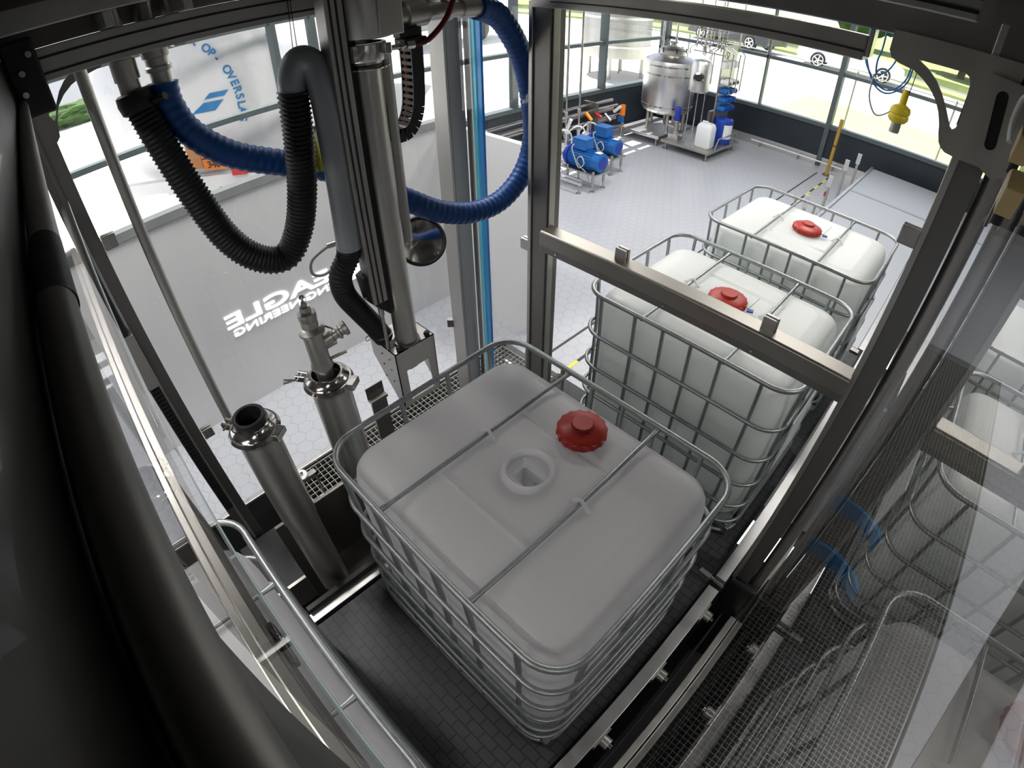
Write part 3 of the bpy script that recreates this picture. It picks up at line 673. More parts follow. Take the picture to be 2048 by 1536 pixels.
# right hand sill and low base beams
fp('base_beam', MB().box(.868, .905, -1.3, .80, .06, .14), 'steel', 'long base beam right of the conveyor')
fp('base_beam', MB().box(.868, .905, 1.0, 3.4, .06, .14), 'steel_dark')
fp('post_foot', MB().box(.745, .905, .82, .98, -.55, .42), 'black', 'black foot of the right post', .02)
fp('pit_skirt', MB().box(.815, .825, -1.6, 1.7, -.5, .08), 'pit', bevel=0)
fp('header_plate', MB().box(.925, .935, -1.0, 2.2, 2.83, 3.6), 'steel_dark', 'dark header plate above the right glass', 0)
fp('roof_plate', MB().box(-1.56, .95, -1.0, .60, 3.18, 3.2), 'steel_dark', 'dark roof plate', 0)
fp('header_plate', MB().box(.72, 2.2, .95, .97, 2.72, 3.6), 'steel_dark', 'dark panel behind the right post', 0)
# glass panes
def pane(mb, m_, label, loc=None): return mb.build('glass_pane', m_, cat='glass', label=label, fix=False)
def quad(p0, p1, p2, p3): return MB().add([p0, p1, p2, p3], [[0, 1, 2, 3]])
g = pane(quad((-1.357, .885, .1), (-.815, .885, .1), (-.815, .885, 2.82), (-1.357, .885, 2.82)), 'pane', 'tall clear glass pane between the wide corner post and the slim post')
g = pane(quad((-1.52, -.828, .3), (-1.52, .834, .3), (-1.52, .834, 2.85), (-1.52, -.828, 2.85)), 'pane', 'tall clear glass pane on the left side behind the sump tubes')
g = pane(quad((-1.48, -.880, 2.43), (.70, -.880, 2.43), (.60, -.880, 2.83), (-1.48, -.880, 2.83)), 'pane_front', 'front glass pane above the steel rail at the left edge')
MB().box(-1.48, .70, -.884, -.879, 2.426, 2.431).build('edge', 'clear_edge', g)
HP = [(-1.47, 2.825), (.40, 2.825), (.47, 2.822), (.54, 2.795), (.588, 2.768), (.612, 2.717), (.643, 2.645), (.676, 2.55), (.70, 2.43), (1.2, 2.43), (1.2, 3.17), (-1.47, 3.17)]
MB().prism(HP, -.893, -.889, 'xz').build('hood_plate', 'plate_dark', cat='plate', label='dark satin steel hood plate filling the left edge, very close to the camera')
g = pane(quad((.91, -1.05, .21), (.91, 1.02, .21), (.91, 1.02, 2.83), (.91, -1.05, 2.83)), 'pane_side', 'right side glass pane mirroring the containers above the floor grating')
# blue door edge seal
t = thing('edge_seal', 'clear and blue plastic edge strips running down beside the wide corner post', 'strip', (-1.15, .87, 0))
MB().box(-1.195, -1.180, .868, .882, .35, 2.82).build('strip', 'cyan_film', t, label='thin cyan strip'); MB().box(-1.165, -1.138, .868, .882, .35, 2.82).build('strip', 'blue_film', t, label='broad blue strip')
MB().box(-1.215, -1.205, .868, .882, .35, 2.82).build('strip', 'clear_edge', t, label='clear strip')

# ================================================================ CONVEYOR
CV = thing('belt_conveyor', 'dark modular belt conveyor carrying the caged containers', 'conveyor', (0, 1, 0))
def cp(name, mb, m_, label=None, bevel=.002): return mb.build(name, m_, CV, label, bevel)
cp('belt', MB().box(-.63, .655, -2.6, 3.45, .34, .365), 'belt', bevel=0)
cp('belt_bed', MB().box(-.60, .62, -2.6, 3.45, .12, .335), 'pit', bevel=0)
cp('side_rail', MB().box(.672, .735, -2.6, .715, .30, .415), 'steel_bright', 'near right side rail')
cp('side_rail', MB().box(.672, .735, .78, 3.5, .30, .425), 'steel_bright', 'far right side rail')
cp('side_rail', MB().box(-.70, -.645, -2.6, -.40, .28, .385), 'steel_bright', 'left side rail')
cp('side_rail', MB().box(-.70, -.645, -.40, 3.5, .28, .385), 'steel', 'far left side rail')
cp('guide_bar', MB().box(-.725, -.695, -.88, -.35, .395, .43), 'black', 'black guide bar')
for y in (-.60, -.25, .18, .60):
    b = cp('bearing', MB().cyl((.735, y, .33), (.785, y, .33), .030, 14).box(.735, .745, y - .06, y + .06, .30, .36), 'steel')
    MB().cyl((.785, y, .33), (.80, y, .33), .012, 10).build('nut', 'chrome', b)
for y in (-.9, 1.6, 3.2):
    for x in (-.66, .70): cp('leg', MB().box(x - .03, x + .03, y - .03, y + .03, -.55 if y < 1.75 else 0, .30), 'steel')
t = thing('light_sensor', 'small cylindrical light sensor poking over the right conveyor rail', 'sensor', (.70, .745, .40))
MB().cyl((.585, .752, .425), (.655, .748, .425), .017, 16).build('barrel', 'steel', t); MB().cyl((.655, .748, .425), (.675, .747, .425), .010, 12).cyl((.675, .747, .425), (.735, .745, .425), .007, 10).box(.69, .74, .735, .755, .40, .425).build('tip', 'chrome', t)
# far pale conveyor
t = thing('pale_conveyor', 'wide pale grey slat conveyor running to the back window', 'conveyor', (.05, 6, 0))
MB().box(-.62, .62, 3.55, 9.45, .34, .372).build('slat_bed', 'roller', t)
MB().box(-.64, .64, 3.47, 3.53, .34, .38).build('cross_strip', 'steel', t)
MB().box(-.665, -.625, 3.55, 9.45, .26, .40).box(.625, .80, 3.55, 9.45, .26, .385).build('side_frame', 'steel_bright', t, bevel=.002)
MB().box(-.64, .64, 7.72, 7.78, .372, .378).build('cross_strip', 'steel', t)
MB().box(.80, .815, 3.6, 9.4, .26, .42).build('edge_strip', 'white_paint', t)
for y in (4.2, 6.3, 9.0):
    for x in (-.62, .62): MB().box(x - .03, x + .03, y - .03, y + .03, 0, .28).build('leg', 'steel', t)
def bracket(x, y, h, label, red=False):
    t = thing('sensor_bracket', label, 'bracket', (x, y, 0), 'upright brackets along the pale conveyor')
    MB().box(x - .02, x + .02, y - .015, y + .015, 0, h).build('upright', 'steel', t, bevel=.002)
    MB().box(x - .035, x + .035, y - .03, y - .015, h - .16, h + .02).build('head_plate', 'steel_bright', t, bevel=.002)
    MB().box(x - .05, x + .05, y - .05, y + .05, 0, .01).build('foot', 'steel', t)
    if red: MB().box(x - .03, x - .015, y - .045, y - .02, h * .5, h * .5 + .07).build('reflector', 'tail_red', t, label='red reflector')
bracket(-.85, 7.25, .62, 'steel bracket with a red reflector at the left edge of the pale conveyor', True)
bracket(-.82, 7.95, .74, 'tall steel bracket, middle one along the pale conveyor')
bracket(-.80, 8.75, .70, 'steel bracket farthest along the pale conveyor')
bracket(-.83, 6.05, .62, 'short steel bracket just behind the farthest container')

# ================================================================ SUMP TUBES
def clampring(mb, c, z, r0, r1):
    mb.lathe([(r0, z - .014), (r1, z - .014), (r1 + .008, z), (r1, z + .014), (r0, z + .014)], (c[0], c[1], 0), n=40, closed=True)
def sump(cx, cy, label, loose):
    t = thing('sump_tube', label, 'pipe', (cx, cy, .30))
    MB().lathe([(.078, .31), (.078, .95), (.084, .965), (.084, 1.52), (.096, 1.535), (.096, 1.55), (.070, 1.55), (.070, 1.4), (.066, .4)], (cx, cy, 0), n=40).build('barrel', 'steel', t)
    mb = MB(); clampring(mb, (cx, cy), 1.555, .085, .100)
    cl = mb.build('clamp_ring', 'chrome', t)
    ang = math.radians(215); dx, dy = math.cos(ang), math.sin(ang)
    def P(r, s_, z): return Vector((cx + dx * r - dy * s_, cy + dy * r + dx * s_, z))
    ax = Vector((dx, dy, 0)); ay = Vector((-dy, dx, 0))
    MB().obox(P(.125, .014, 1.555), ax * .024, ay * .006, (0, 0, .015)).obox(P(.125, -.014, 1.555), ax * .024, ay * .006, (0, 0, .015)).build('clamp_jaw', 'chrome', cl, bevel=.002)
    if loose: MB().cyl(P(.135, -.03, 1.55), P(.135, .03, 1.55), .005, 10).tube([P(.135, -.03, 1.55), P(.15, -.06, 1.53), P(.155, -.09, 1.50)], [.007, .006, .004], 8).build('wing_nut', 'chrome', cl)
    else:
        MB().cyl(P(.135, .03, 1.555), P(.135, -.03, 1.555), .005, 10).tube([P(.14, .03, 1.56), P(.17, .075, 1.575), P(.19, .045, 1.565), P(.14, .03, 1.56)], .0045, 8).build('wing_nut', 'chrome', cl)
    MB().obox((cx - dx * .112, cy - dy * .112, 1.555), ax * .018, ay * .032, (0, 0, .015)).build('hinge', 'chrome', cl, bevel=.004)
    MB().lathe([(.066, 1.565), (.092, 1.565), (.092, 1.572), (.078, 1.582), (.070, 1.60), (.062, 1.60), (.060, 1.57)], (cx, cy, 0), n=40, closed=True).build('ferrule', 'chrome', t)
    return t
s1 = sump(-.83, -.652, 'stainless sump tube with an open black mouth, nearest the lower left', True)
MB().lathe([(.050, 1.50), (.062, 1.50), (.064, 1.60), (.066, 1.628), (.060, 1.632), (.052, 1.628), (.050, 1.60)], (-.83, -.652, 0), n=40, closed=True).build('mouth_ring', 'rubber', s1)
MB().cyl((-.83, -.652, 1.50), (-.83, -.652, 1.506), .055, 30).build('mouth_base', 'rubber', s1)
s2 = sump(-.86, -.290, 'stainless sump tube behind the open one, with a valve standing in its mouth', False)
# valve standing in the second sump tube
cx, cy = -.86, -.295
t = thing('filling_valve', 'stainless filling valve with side outlet standing in the rear sump tube', 'valve', (cx, cy, 1.56))
MB().lathe([(0, 1.56), (.034, 1.56), (.036, 1.60), (.034, 1.63), (.046, 1.635), (.046, 1.652), (.040, 1.66), (.041, 1.80), (.052, 1.806), (.054, 1.82), (.046, 1.828), (.034, 1.835), (.033, 1.865)], (cx, cy, 0), n=36).build('body', 'steel', t)
MB().lathe([(.033, 1.865), (.036, 1.87), (.036, 1.90), (.022, 1.905), (.020, 1.925), (.012, 1.93), (.009, 1.945), (.004, 1.948), (.004, 1.958), (.012, 1.963), (.008, 1.972), (0, 1.974)], (cx, cy, 0), n=30).build('actuator', 'steel', t)
MB().lathe([(.026, .02), (.026, .075), (.021, .078), (.021, .095), (.030, .10), (.030, .108), (.022, .112), (.022, .122), (.031, .126), (.031, .140), (.025, .142)], (cx, cy, 1.735), (.25, .95, .30), 28).build('side_outlet', 'steel', t)
MB().obox((cx + .0, cy + .055, 1.735), (.010, 0, 0), (0, .03, 0), (0, 0, .03)).build('web', 'steel', t)
MB().cyl((cx + .02, cy + .03, 1.665), (cx + .045, cy + .10, 1.678), .007, 12).build('sample_pipe', 'steel', t)
MB().cyl((cx, cy + .05, 1.81), (cx + .005, cy + .09, 1.77), .004, 8).build('stay_rod', 'chrome', t)
# tall polished pipe between post and sump
t = thing('vertical_pipe', 'tall thin stainless pipe standing between the front left post and the sump tubes', 'pipe', (-1.3, -.686, 0))
MB().cyl((-1.3, -.686, .222), (-1.3, -.686, 2.95), .021, 20).build('tube', 'steel', t)

# ================================================================ GRATINGS, PIT EQUIPMENT
def grating(name, x0, x1, y0, y1, z, label, step=.042, bw=.0022, bh=.02):
    mb = MB(); n = int((x1 - x0) / step)
    for i in range(n + 1):
        x = x0 + i * (x1 - x0) / n; mb.box(x - bw, x + bw, y0, y1, z - bh, z)
    n = int((y1 - y0) / step)
    for i in range(n + 1):
        y = y0 + i * (y1 - y0) / n; mb.box(x0, x1, y - bw, y + bw, z - bh, z - .001)
    t = thing(name, label, 'grating', ((x0 + x1) / 2, (y0 + y1) / 2, z - bh))
    mb.build('bars', 'grate', t)
    MB().box(x0 - .01, x0, y0, y1, z - bh - .01, z).box(x1, x1 + .01, y0, y1, z - bh - .01, z).box(x0, x1, y0 - .01, y0, z - bh - .01, z).box(x0, x1, y1, y1 + .01, z - bh - .01, z).build('rim', 'grate', t)
grating('floor_grating', -1.93, -1.30, -.42, 1.70, -.02, 'square mesh floor grating beyond the sump tubes')
grating('floor_grating', .96, 2.07, -2.4, 4.9, -.01, 'fine white mesh floor grating right of the side glass', .031, .0014, .02)
t = thing('pit_cabinet', 'dark box with a steel edge standing in the pit left of the sump tubes', 'cabinet', (-1.3, -.75, -.55))
MB().box(-1.46, -1.02, -1.02, -.58, -.55, .22).build('body', 'pit', t, bevel=.006)
MB().box(-1.02, -1.0, -1.0, -.6, .0, .24).box(-1.46, -1.0, -.58, -.57, .18, .24).build('edge_angle', 'steel', t)
t = thing('back_plate', 'dark steel plate carrying the two sump tubes', 'plate', (-.95, -.45, -.55))
MB().box(-.97, -.95, -.78, -.10, -.55, .82).box(-.97, -.76, -.60, -.35, .28, .31).build('plate', 'steel_dark', t, bevel=.003)
MB().box(-.95, -.90, -.70, -.60, .60, .66).build('strap', 'steel', t); MB().box(-.95, -.91, -.33, -.24, .60, .66).build('strap', 'steel', t)
def wheel(x, y, z, label, g_='white guide wheels beside the front sump tube'):
    t = thing('guide_wheel', label, 'wheel', (x, y, z - .03), g_)
    MB().lathe([(.010, -.012), (.034, -.012), (.036, 0), (.034, .012), (.010, .012)], (x, y, z), (.35, -.2, .9), 28, closed=True).build('tyre', 'white_plastic', t)
    MB().cyl((x, y, z - .02), (x, y, z + .02), .011, 12).build('hub', 'chrome', t)
    MB().box(x - .02, x + .02, y - .01, y + .09, z - .055, z - .025).box(x - .02, x + .02, y + .08, y + .09, z - .6, z - .03).build('arm', 'steel', t)
wheel(-1.59, -.425, .34, 'white guide wheel farther from the belt, beside the front sump tube')
wheel(-1.32, -.41, .34, 'white guide wheel nearer the belt, beside the front sump tube')
t = thing('angle_bracket', 'small dark bent bracket plate with two holes above the floor grating', 'bracket', (-1.42, .2, -.02))
MB().obox((-1.44, .165, .80), (.004, 0, 0), (0, .062, .0), (.0, 0, .045)).build('plate', 'steel_dark', t, bevel=.008)
MB().box(-1.445, -1.40, .105, .225, .735, .757).box(-1.43, -1.415, .11, .22, -.02, .75).build('leg', 'steel', t)
for y in (.14, .195): MB().cyl((-1.437, y, .81), (-1.433, y, .81), .006, 12).build('bolt', 'chrome', t)
# drip tray and arms in the pit
t = thing('scissor_arms', 'steel arms with a round polished foot lying beside the sump plate', 'lever', (-1.15, -.25, -.02))
MB().obox((-1.35, -.05, .10), (.20, .13, 0), (.012, -.018, 0), (0, 0, .012)).obox((-1.30, -.16, .12), (.22, .02, 0), (.0, .016, 0), (0, 0, .012)).obox((-1.10, -.22, .14), (.02, .16, 0), (.014, 0, 0), (0, 0, .012)).build('arm', 'steel', t, bevel=.002)
MB().lathe([(.0, -.02), (.075, -.02), (.08, -.01), (.055, .005), (.05, .10), (0, .10)], (-1.02, -.22, 0), n=28).build('foot', 'chrome', t)
MB().cyl((-1.12, -.10, .16), (-1.12, -.10, .22), .012, 10).build('fitting', 'orange', t)
t = thing('bright_tray', 'bright steel tray lying on the floor grating behind the container cage', 'tray', (-1.5, .25, -.02))
MB().box(-1.72, -1.40, .02, .42, -.02, .05).build('tray', 'steel_bright', t, bevel=.006)
MB().cyl((-1.48, .16, .05), (-1.48, .16, .12), .03, 14).build('fitting', 'chrome', t); MB().cyl((-1.42, .3, .05), (-1.42, .3, .10), .02, 12).build('fitting', 'chrome', t)
# floor markings
m = M['tape_y']; nt = m.node_tree; ge = nt.nodes.new('ShaderNodeNewGeometry'); sx = nt.nodes.new('ShaderNodeSeparateXYZ'); md = nt.nodes.new('ShaderNodeMath'); md.operation = 'PINGPONG'; md.inputs[1].default_value = .235
gt = nt.nodes.new('ShaderNodeMath'); gt.operation = 'GREATER_THAN'; gt.inputs[1].default_value = .1175; mxx = nt.nodes.new('ShaderNodeMix'); mxx.data_type = 'RGBA'; mxx.inputs[6].default_value = (.80, .70, .08, 1); mxx.inputs[7].default_value = (.04, .04, .04, 1)
nt.links.new(ge.outputs['Position'], sx.inputs[0]); nt.links.new(sx.outputs[1], md.inputs[0]); nt.links.new(md.outputs[0], gt.inputs[0]); nt.links.new(gt.outputs[0], mxx.inputs[0]); nt.links.new(mxx.outputs[2], nt.nodes['Principled BSDF'].inputs['Base Color'])
MB().box(-1.315, -1.285, 1.5, 9.25, 0, .002).build('floor_tape', 'tape_y', cat='tape', label='yellow and black hazard tape stuck along the floor')
MB().box(-1.56, -1.535, 1.76, 9.3, -.0, .002).build('floor_joint', 'joint', kind='structure')

# ================================================================ GANTRY
GA = thing('overhead_gantry', 'dark overhead gantry rails and carriage running across the top of the picture', 'gantry', (-.95, 0, 2.8))
def gp(name, mb, m_, label=None, bevel=.002, parent=None): return mb.build(name, m_, parent or GA, label, bevel)
gp('rail', MB().box(-1.05, -.96, -.87, .835, 2.872, 2.955), 'alu', 'lower aluminium rail')
gp('rail_groove', MB().box(-.961, -.958, -.87, .83, 2.888, 2.894).box(-.961, -.958, -.87, .83, 2.928, 2.934), 'black', bevel=0)
gp('rail', MB().box(-.80, -.72, -.87, .59, 3.00, 3.05), 'alu', 'upper aluminium rail')
gp('rail', MB().box(-.50, -.44, -.87, .59, 3.06, 3.11), 'alu', 'highest aluminium rail')
for y in (-.62, -.42, -.20): gp('cross_rib', MB().box(-.96, -.80, y - .012, y + .012, 2.96, 3.0), 'alu')
for y in (-.55, -.30, -.05): gp('cross_rib', MB().box(-.72, -.50, y - .012, y + .012, 3.01, 3.04), 'alu')
gp('end_block', MB().box(-1.08, -.90, -.885, -.80, 2.80, 2.99), 'black', bevel=.008)
gp('backing_plate', MB().box(-1.15, -1.14, -.88, .83, 2.955, 3.17).box(-1.14, -.30, -.88, .59, 3.15, 3.16), 'steel_dark', bevel=0)  # dark plate added to close the bright gaps between the rails
for y, z in ((-.82, 2.95), (-.85, 2.91), (-.86, 2.86)): gp('bolt', MB().cyl((-.90, y, z), (-.885, y, z), .008, 10), 'chrome', bevel=0)
gp('carriage_plate', MB().box(-.95, -.80, -.08, .30, 2.955, 3.0), 'steel_dark')

# ---------------------------------------------------------------- filling lance hanging from the gantry
LN = thing('filling_lance', 'tall stainless filling lance hanging from the gantry with a pointed splash guard at its foot', 'lance', (-.83, .1, 1.2))
def lp(name, mb, m_, label=None, bevel=0, parent=None): return mb.build(name, m_, parent or LN, label, bevel)
lp('guide_profile', MB().box(-.865, -.80, -.036, .026, 1.82, 3.0), 'alu', 'ribbed aluminium guide profile', .002)
lp('profile_groove', MB().box(-.801, -.797, -.022, -.016, 1.82, 3.0).box(-.801, -.797, .000, .006, 1.82, 3.0), 'black')
lp('drive_belt', MB().box(-.86, -.81, .030, .060, 1.76, 3.0), 'rubber', 'black drive belt strip')
lp('lance_tube', MB().lathe([(.050, 1.575), (.050, 2.70), (.055, 2.705), (.055, 2.76), (0, 2.76)], (-.83, .098, 0), n=36), 'steel')
lp('end_collar', MB().lathe([(.050, 1.558), (.058, 1.558), (.058, 1.568), (.050, 1.57)], (-.83, .098, 0), n=36, closed=True), 'steel_dark')
lp('piston_rod', MB().lathe([(0, 2.0), (.026, 2.0), (.026, 2.75), (0, 2.75)], (-.86, .188, 0), n=24), 'alu')
lp('housing', MB().lathe([(0, 2.785), (.080, 2.785), (.084, 2.795), (.084, 3.0), (0, 3.0)], (-.83, .112, 0), n=36).box(-.84, -.74, .11, .20, 2.79, 2.99), 'steel', 'square shouldered actuator housing', .004)
mb = MB(); mb.lathe([(.060, 2.715), (.070, 2.715), (.072, 2.722), (.072, 2.768), (.068, 2.772), (.060, 2.772)], (-.83, .100, 0), n=36, closed=True)
c_ = lp('clamp_band', mb, 'chrome'); lp('band_lock', MB().box(-.765, -.745, .125, .150, 2.735, 2.768), 'chrome', parent=c_, bevel=.002)
lp('drip_disc', MB().lathe([(0, 2.690), (.074, 2.690), (.076, 2.694), (.060, 2.700), (0, 2.700)], (-.83, .100, 0), n=40), 'chrome')
lp('side_pipe', MB().cyl((-.80, .15, 2.742), (-.80, .27, 2.742), .009, 14).cyl((-.80, .24, 2.742), (-.80, .27, 2.742), .016, 14).cyl((-.80, .215, 2.742), (-.80, .222, 2.742), .016, 14), 'chrome')
lp('inlet_pipe', MB().lathe([(.034, .19), (.034, .26), (.044, .265), (.044, .345), (.030, .35), (.030, .43), (.038, .435), (.038, .452), (.030, .46), (.030, .50), (.036, .505), (.036, .585), (.032, .59)], (-.83, 0, 2.838), (0, 1, 0), 28), 'steel')
lp('cable_gland', MB().box(-.85, -.80, .225, .30, 2.765, 2.80).box(-.86, -.79, .235, .325, 2.735, 2.765), 'black', bevel=.006)
lp('bottom_carrier', MB().prism([(-.058, 1.945), (-.030, 1.955), (.050, 1.90), (.068, 1.80), (.062, 1.745), (.035, 1.738), (-.045, 1.83)], -.875, -.815, 'yz'), 'black', 'black lower carrier block', .003)
lp('pull_rod', MB().cyl((-.835, .004, 1.56), (-.835, .004, 1.745), .008, 14).cyl((-.835, .004, 1.740), (-.835, .004, 1.775), .012, 10), 'steel')
lp('wire', MB().cyl((-.83, -.058, 1.86), (-.83, .004, 1.765), .003, 6).cyl((-.83, .004, 1.765), (-.83, .068, 1.83), .003, 6), 'chrome')
# splash guard: folded sheet box open at the bottom, pointed flanks
gx0, gx1, gy0, gy1, gz = -.985, -.785, .000, .212, 1.553
G_ = lp('splash_guard', MB().box(gx0, gx1, gy0, gy1, gz - .004, gz)
        .prism([(gx0, gz), (gx1, gz), (gx1, 1.245), (gx1 - .03, 1.245), (gx0, 1.455)], gy0, gy0 + .004, 'xz')
        .prism([(gx0, gz), (gx1, gz), (gx1, 1.245), (gx1 - .03, 1.245), (gx0, 1.455)], gy1 - .004, gy1, 'xz')
        .prism([(gy0, gz), (gy1, gz), (gy1, 1.235), (gy0, 1.235)], gx1 - .004, gx1, 'yz', [(gy0 + .045, gz - .115), (gy1 - .045, gz - .115), (gy1 - .035, 1.262), (gy0 + .045, 1.262)]), 'steel', 'folded stainless splash guard')
for x, y in ((-.80, .035), (-.80, .185), (-.955, .06)):
    lp('star_knob', MB().lathe([(0, gz), (.013, gz + .002), (.015, gz + .012), (.010, gz + .02), (0, gz + .022)], (x, y, 0), n=12), 'rubber', parent=G_)
lp('inner_drip_cup', MB().add([(-.93, .04, 1.50), (-.80, .04, 1.50), (-.80, .17, 1.50), (-.93, .17, 1.50), (-.88, .09, 1.39), (-.83, .09, 1.39), (-.83, .13, 1.39), (-.88, .13, 1.39)], [[0, 1, 5, 4], [1, 2, 6, 5], [2, 3, 7, 6], [3, 0, 4, 7], [4, 5, 6, 7]]), 'chrome', parent=G_)
for y, z in ((gy0 - .003, 1.50), (gy0 - .003, 1.44), (gy0 - .003, 1.37)): [lp('rivet', MB().cyl((x, y, z), (x, gy0 + .002, z), .004, 8), 'steel_dark', parent=G_) for x in (-.84, -.90)]
lp('spring_pin', MB().tube([Vector((-.985, -.012 + .012 * math.cos(a), 1.545 + .012 * math.sin(a))) for a in [i * pi / 5 for i in range(10)]], .0022, 6, closed=True), 'chrome', parent=G_)
# inverted J pipe
pj = spline([(-.90, -.135, 2.640), (-.90, -.132, 2.700), (-.89, -.105, 2.745), (-.87, -.070, 2.735), (-.855, -.058, 2.66), (-.85, -.055, 2.55), (-.85, -.058, 2.30), (-.85, -.070, 2.075)], 8)
lp('crook_pipe', MB().tube(pj, [.046] * len(pj), 24), 'alu_blue', 'smooth grey crooked pipe')
lp('yellow_sleeve', MB().tube([(-.935, -.105, 2.68), (-.94, -.090, 2.50), (-.94, -.075, 2.36)], .016, 10).tube([(-.90, -.075, 2.215), (-.90, -.045, 2.205)], .018, 10), 'yellow_sleeve', 'yellow green sleeve')

def ribbed(pts, r, pitch, amp, sharp, n=20):
    P = resample(spline(pts, 14), pitch / 4); rad = []
    for i in range(len(P)):
        k = i % 4; rad.append(r + (amp if k == 0 else amp * sharp if k in (1, 3) else 0))
    return MB().tube(P, rad, n)
# ---------------------------------------------------------------- hoses
t = thing('stub_pipe', 'stainless pipe stub under the gantry carrying the black corrugated hose', 'pipe', (-1.1, -.578, 2.75))
MB().cyl((-1.1, -.578, 2.74), (-1.1, -.578, 3.15), .034, 24).build('pipe', 'steel', t)
MB().lathe([(.034, 2.80), (.040, 2.80), (.040, 2.86), (.034, 2.86)], (-1.1, -.578, 0), n=24, closed=True).build('collar', 'steel', t)
t = thing('stub_pipe', 'stainless pipe stub with stacked couplings carrying the blue hose', 'pipe', (-1.1, -.478, 2.76))
MB().lathe([(0, 2.755), (.034, 2.755), (.034, 2.80), (.042, 2.803), (.042, 2.815), (.036, 2.82), (.036, 2.84), (.043, 2.845), (.043, 2.87), (.034, 2.875), (.030, 2.95), (.030, 3.15), (0, 3.15)], (-1.1, -.478, 0), n=28).build('coupling', 'steel', t)
MB().box(-1.13, -1.07, -.42, -.38, 2.86, 3.0).build('clamp', 'steel', t, bevel=.003)
h = thing('corrugated_hose', 'black corrugated hose sagging in a deep loop from the stub pipe to the crooked pipe', 'hose', (-1.0, -.35, 2.0))
ribbed([(-1.10, -.578, 2.755), (-1.09, -.565, 2.70), (-1.07, -.540, 2.57), (-1.05, -.500, 2.40), (-1.03, -.445, 2.22), (-1.00, -.370, 2.115), (-.97, -.275, 2.085), (-.95, -.205, 2.175), (-.93, -.165, 2.32), (-.91, -.145, 2.50), (-.90, -.137, 2.66)], .047, .0155, .0065, .2).build('ribbed_body', 'rubber', h)
MB().lathe([(.050, -.03), (.058, -.025), (.062, 0), (.058, .03), (.050, .035)], (-1.095, -.572, 2.735), (.1, .1, -1), 24, closed=True).cyl((-1.05, -.53, 2.725), (-1.01, -.50, 2.735), .012, 10).build('hose_clamp', 'black', h)
h = thing('corrugated_hose', 'short black corrugated hose bending from the crooked pipe down to the splash guard', 'hose', (-.9, -.03, 1.5))
ribbed([(-.85, -.070, 2.09), (-.855, -.080, 2.04), (-.87, -.120, 1.97), (-.88, -.115, 1.88), (-.89, -.070, 1.78), (-.90, -.020, 1.68), (-.905, .030, 1.57)], .041, .014, .005, .25).build('ribbed_body', 'rubber', h)
MB().tube([Vector((-.905 + .046 * math.cos(a), .02 + .046 * math.sin(a), 1.60)) for a in [i * pi / 12 for i in range(24)]], .004, 6, closed=True).build('hose_clamp', 'steel', h)
h = thing('blue_hose', 'thick blue wire wound hose running behind the lance and looping up on the right', 'hose', (-1.0, .2, 2.0))
P_ = [(-1.10, -.478, 2.765), (-1.10, -.480, 2.70), (-1.10, -.452, 2.61), (-1.10, -.388, 2.527), (-1.09, -.300, 2.457), (-1.07, -.165, 2.392), (-1.04, -.03, 2.335), (-.99, .12, 2.235), (-.92, .27, 2.125), (-.90, .400, 2.040), (-.89, .560, 1.985), (-.89, .735, 1.985), (-.89, .880, 2.075), (-.89, .950, 2.225), (-.89, .938, 2.410), (-.88, .868, 2.615), (-.86, .755, 2.760), (-.845, .67, 2.815), (-.83, .585, 2.838)]
ribbed(P_, .046, .030, .0035, .5, 22).build('ribbed_body', 'blue_hose', h)
h = MB().tube(spline([(-.78, .50, 3.05), (-.775, .455, 2.93), (-.775, .40, 2.82), (-.785, .325, 2.752), (-.80, .27, 2.742)], 8), .010, 12).build('red_hose', 'red_hose', cat='hose', label='thin dark red hose curving over the inlet pipe of the lance')
# energy chain
t = thing('cable_chain', 'black plastic cable chain hanging in a hook right of the lance tube', 'cable chain', (-.88, .25, 2.4))
cp_ = resample(spline([(-.88, .315, 2.80), (-.88, .315, 2.70), (-.88, .312, 2.60), (-.88, .300, 2.50), (-.88, .262, 2.435), (-.88, .205, 2.425), (-.88, .160, 2.46), (-.88, .14, 2.56)], 12), .024)
for i in range(len(cp_) - 1):
    a, b = cp_[i], cp_[i + 1]; d = (b - a).normalized(); nrm = Vector((1, 0, 0)).cross(d); c = (a + b) / 2
    MB().obox(c + nrm * .022, (.036, 0, 0), d * .0095, nrm * .002).obox(c - nrm * .022, (.036, 0, 0), d * .0065, nrm * .002).obox(c + Vector((.034, 0, 0)), (.003, 0, 0), d * .0125, nrm * .025).obox(c - Vector((.034, 0, 0)), (.003, 0, 0), d * .0125, nrm * .025).build('link', 'black', t)
MB().tube([p + Vector((-.02, -.012, 0)) for p in cp_], .008, 8).build('inner_cable', 'orange', t, label='orange cable inside the chain')
# round mirror behind the lance
t = thing('round_mirror', 'round black rimmed mirror mounted behind the lance under the blue hose', 'mirror', (-1.02, .365, 1.80))
ax = Vector((.62, -.30, .55)).normalized(); c = Vector((-1.02, .365, 1.875))
MB().lathe([(0, .0), (.055, -.004), (.104, -.016), (.104, -.03), (0, -.03)], c, ax, 40).build('mirror_face', 'chrome', t)
MB().lathe([(.102, -.034), (.115, -.034), (.117, -.012), (.110, -.006), (.102, -.010)], c, ax, 40, closed=True).build('rim', 'black', t)
MB().cyl(c - ax * .03, (-.87, .188, 2.02), .006, 8).build('arm', 'steel_dark', t)
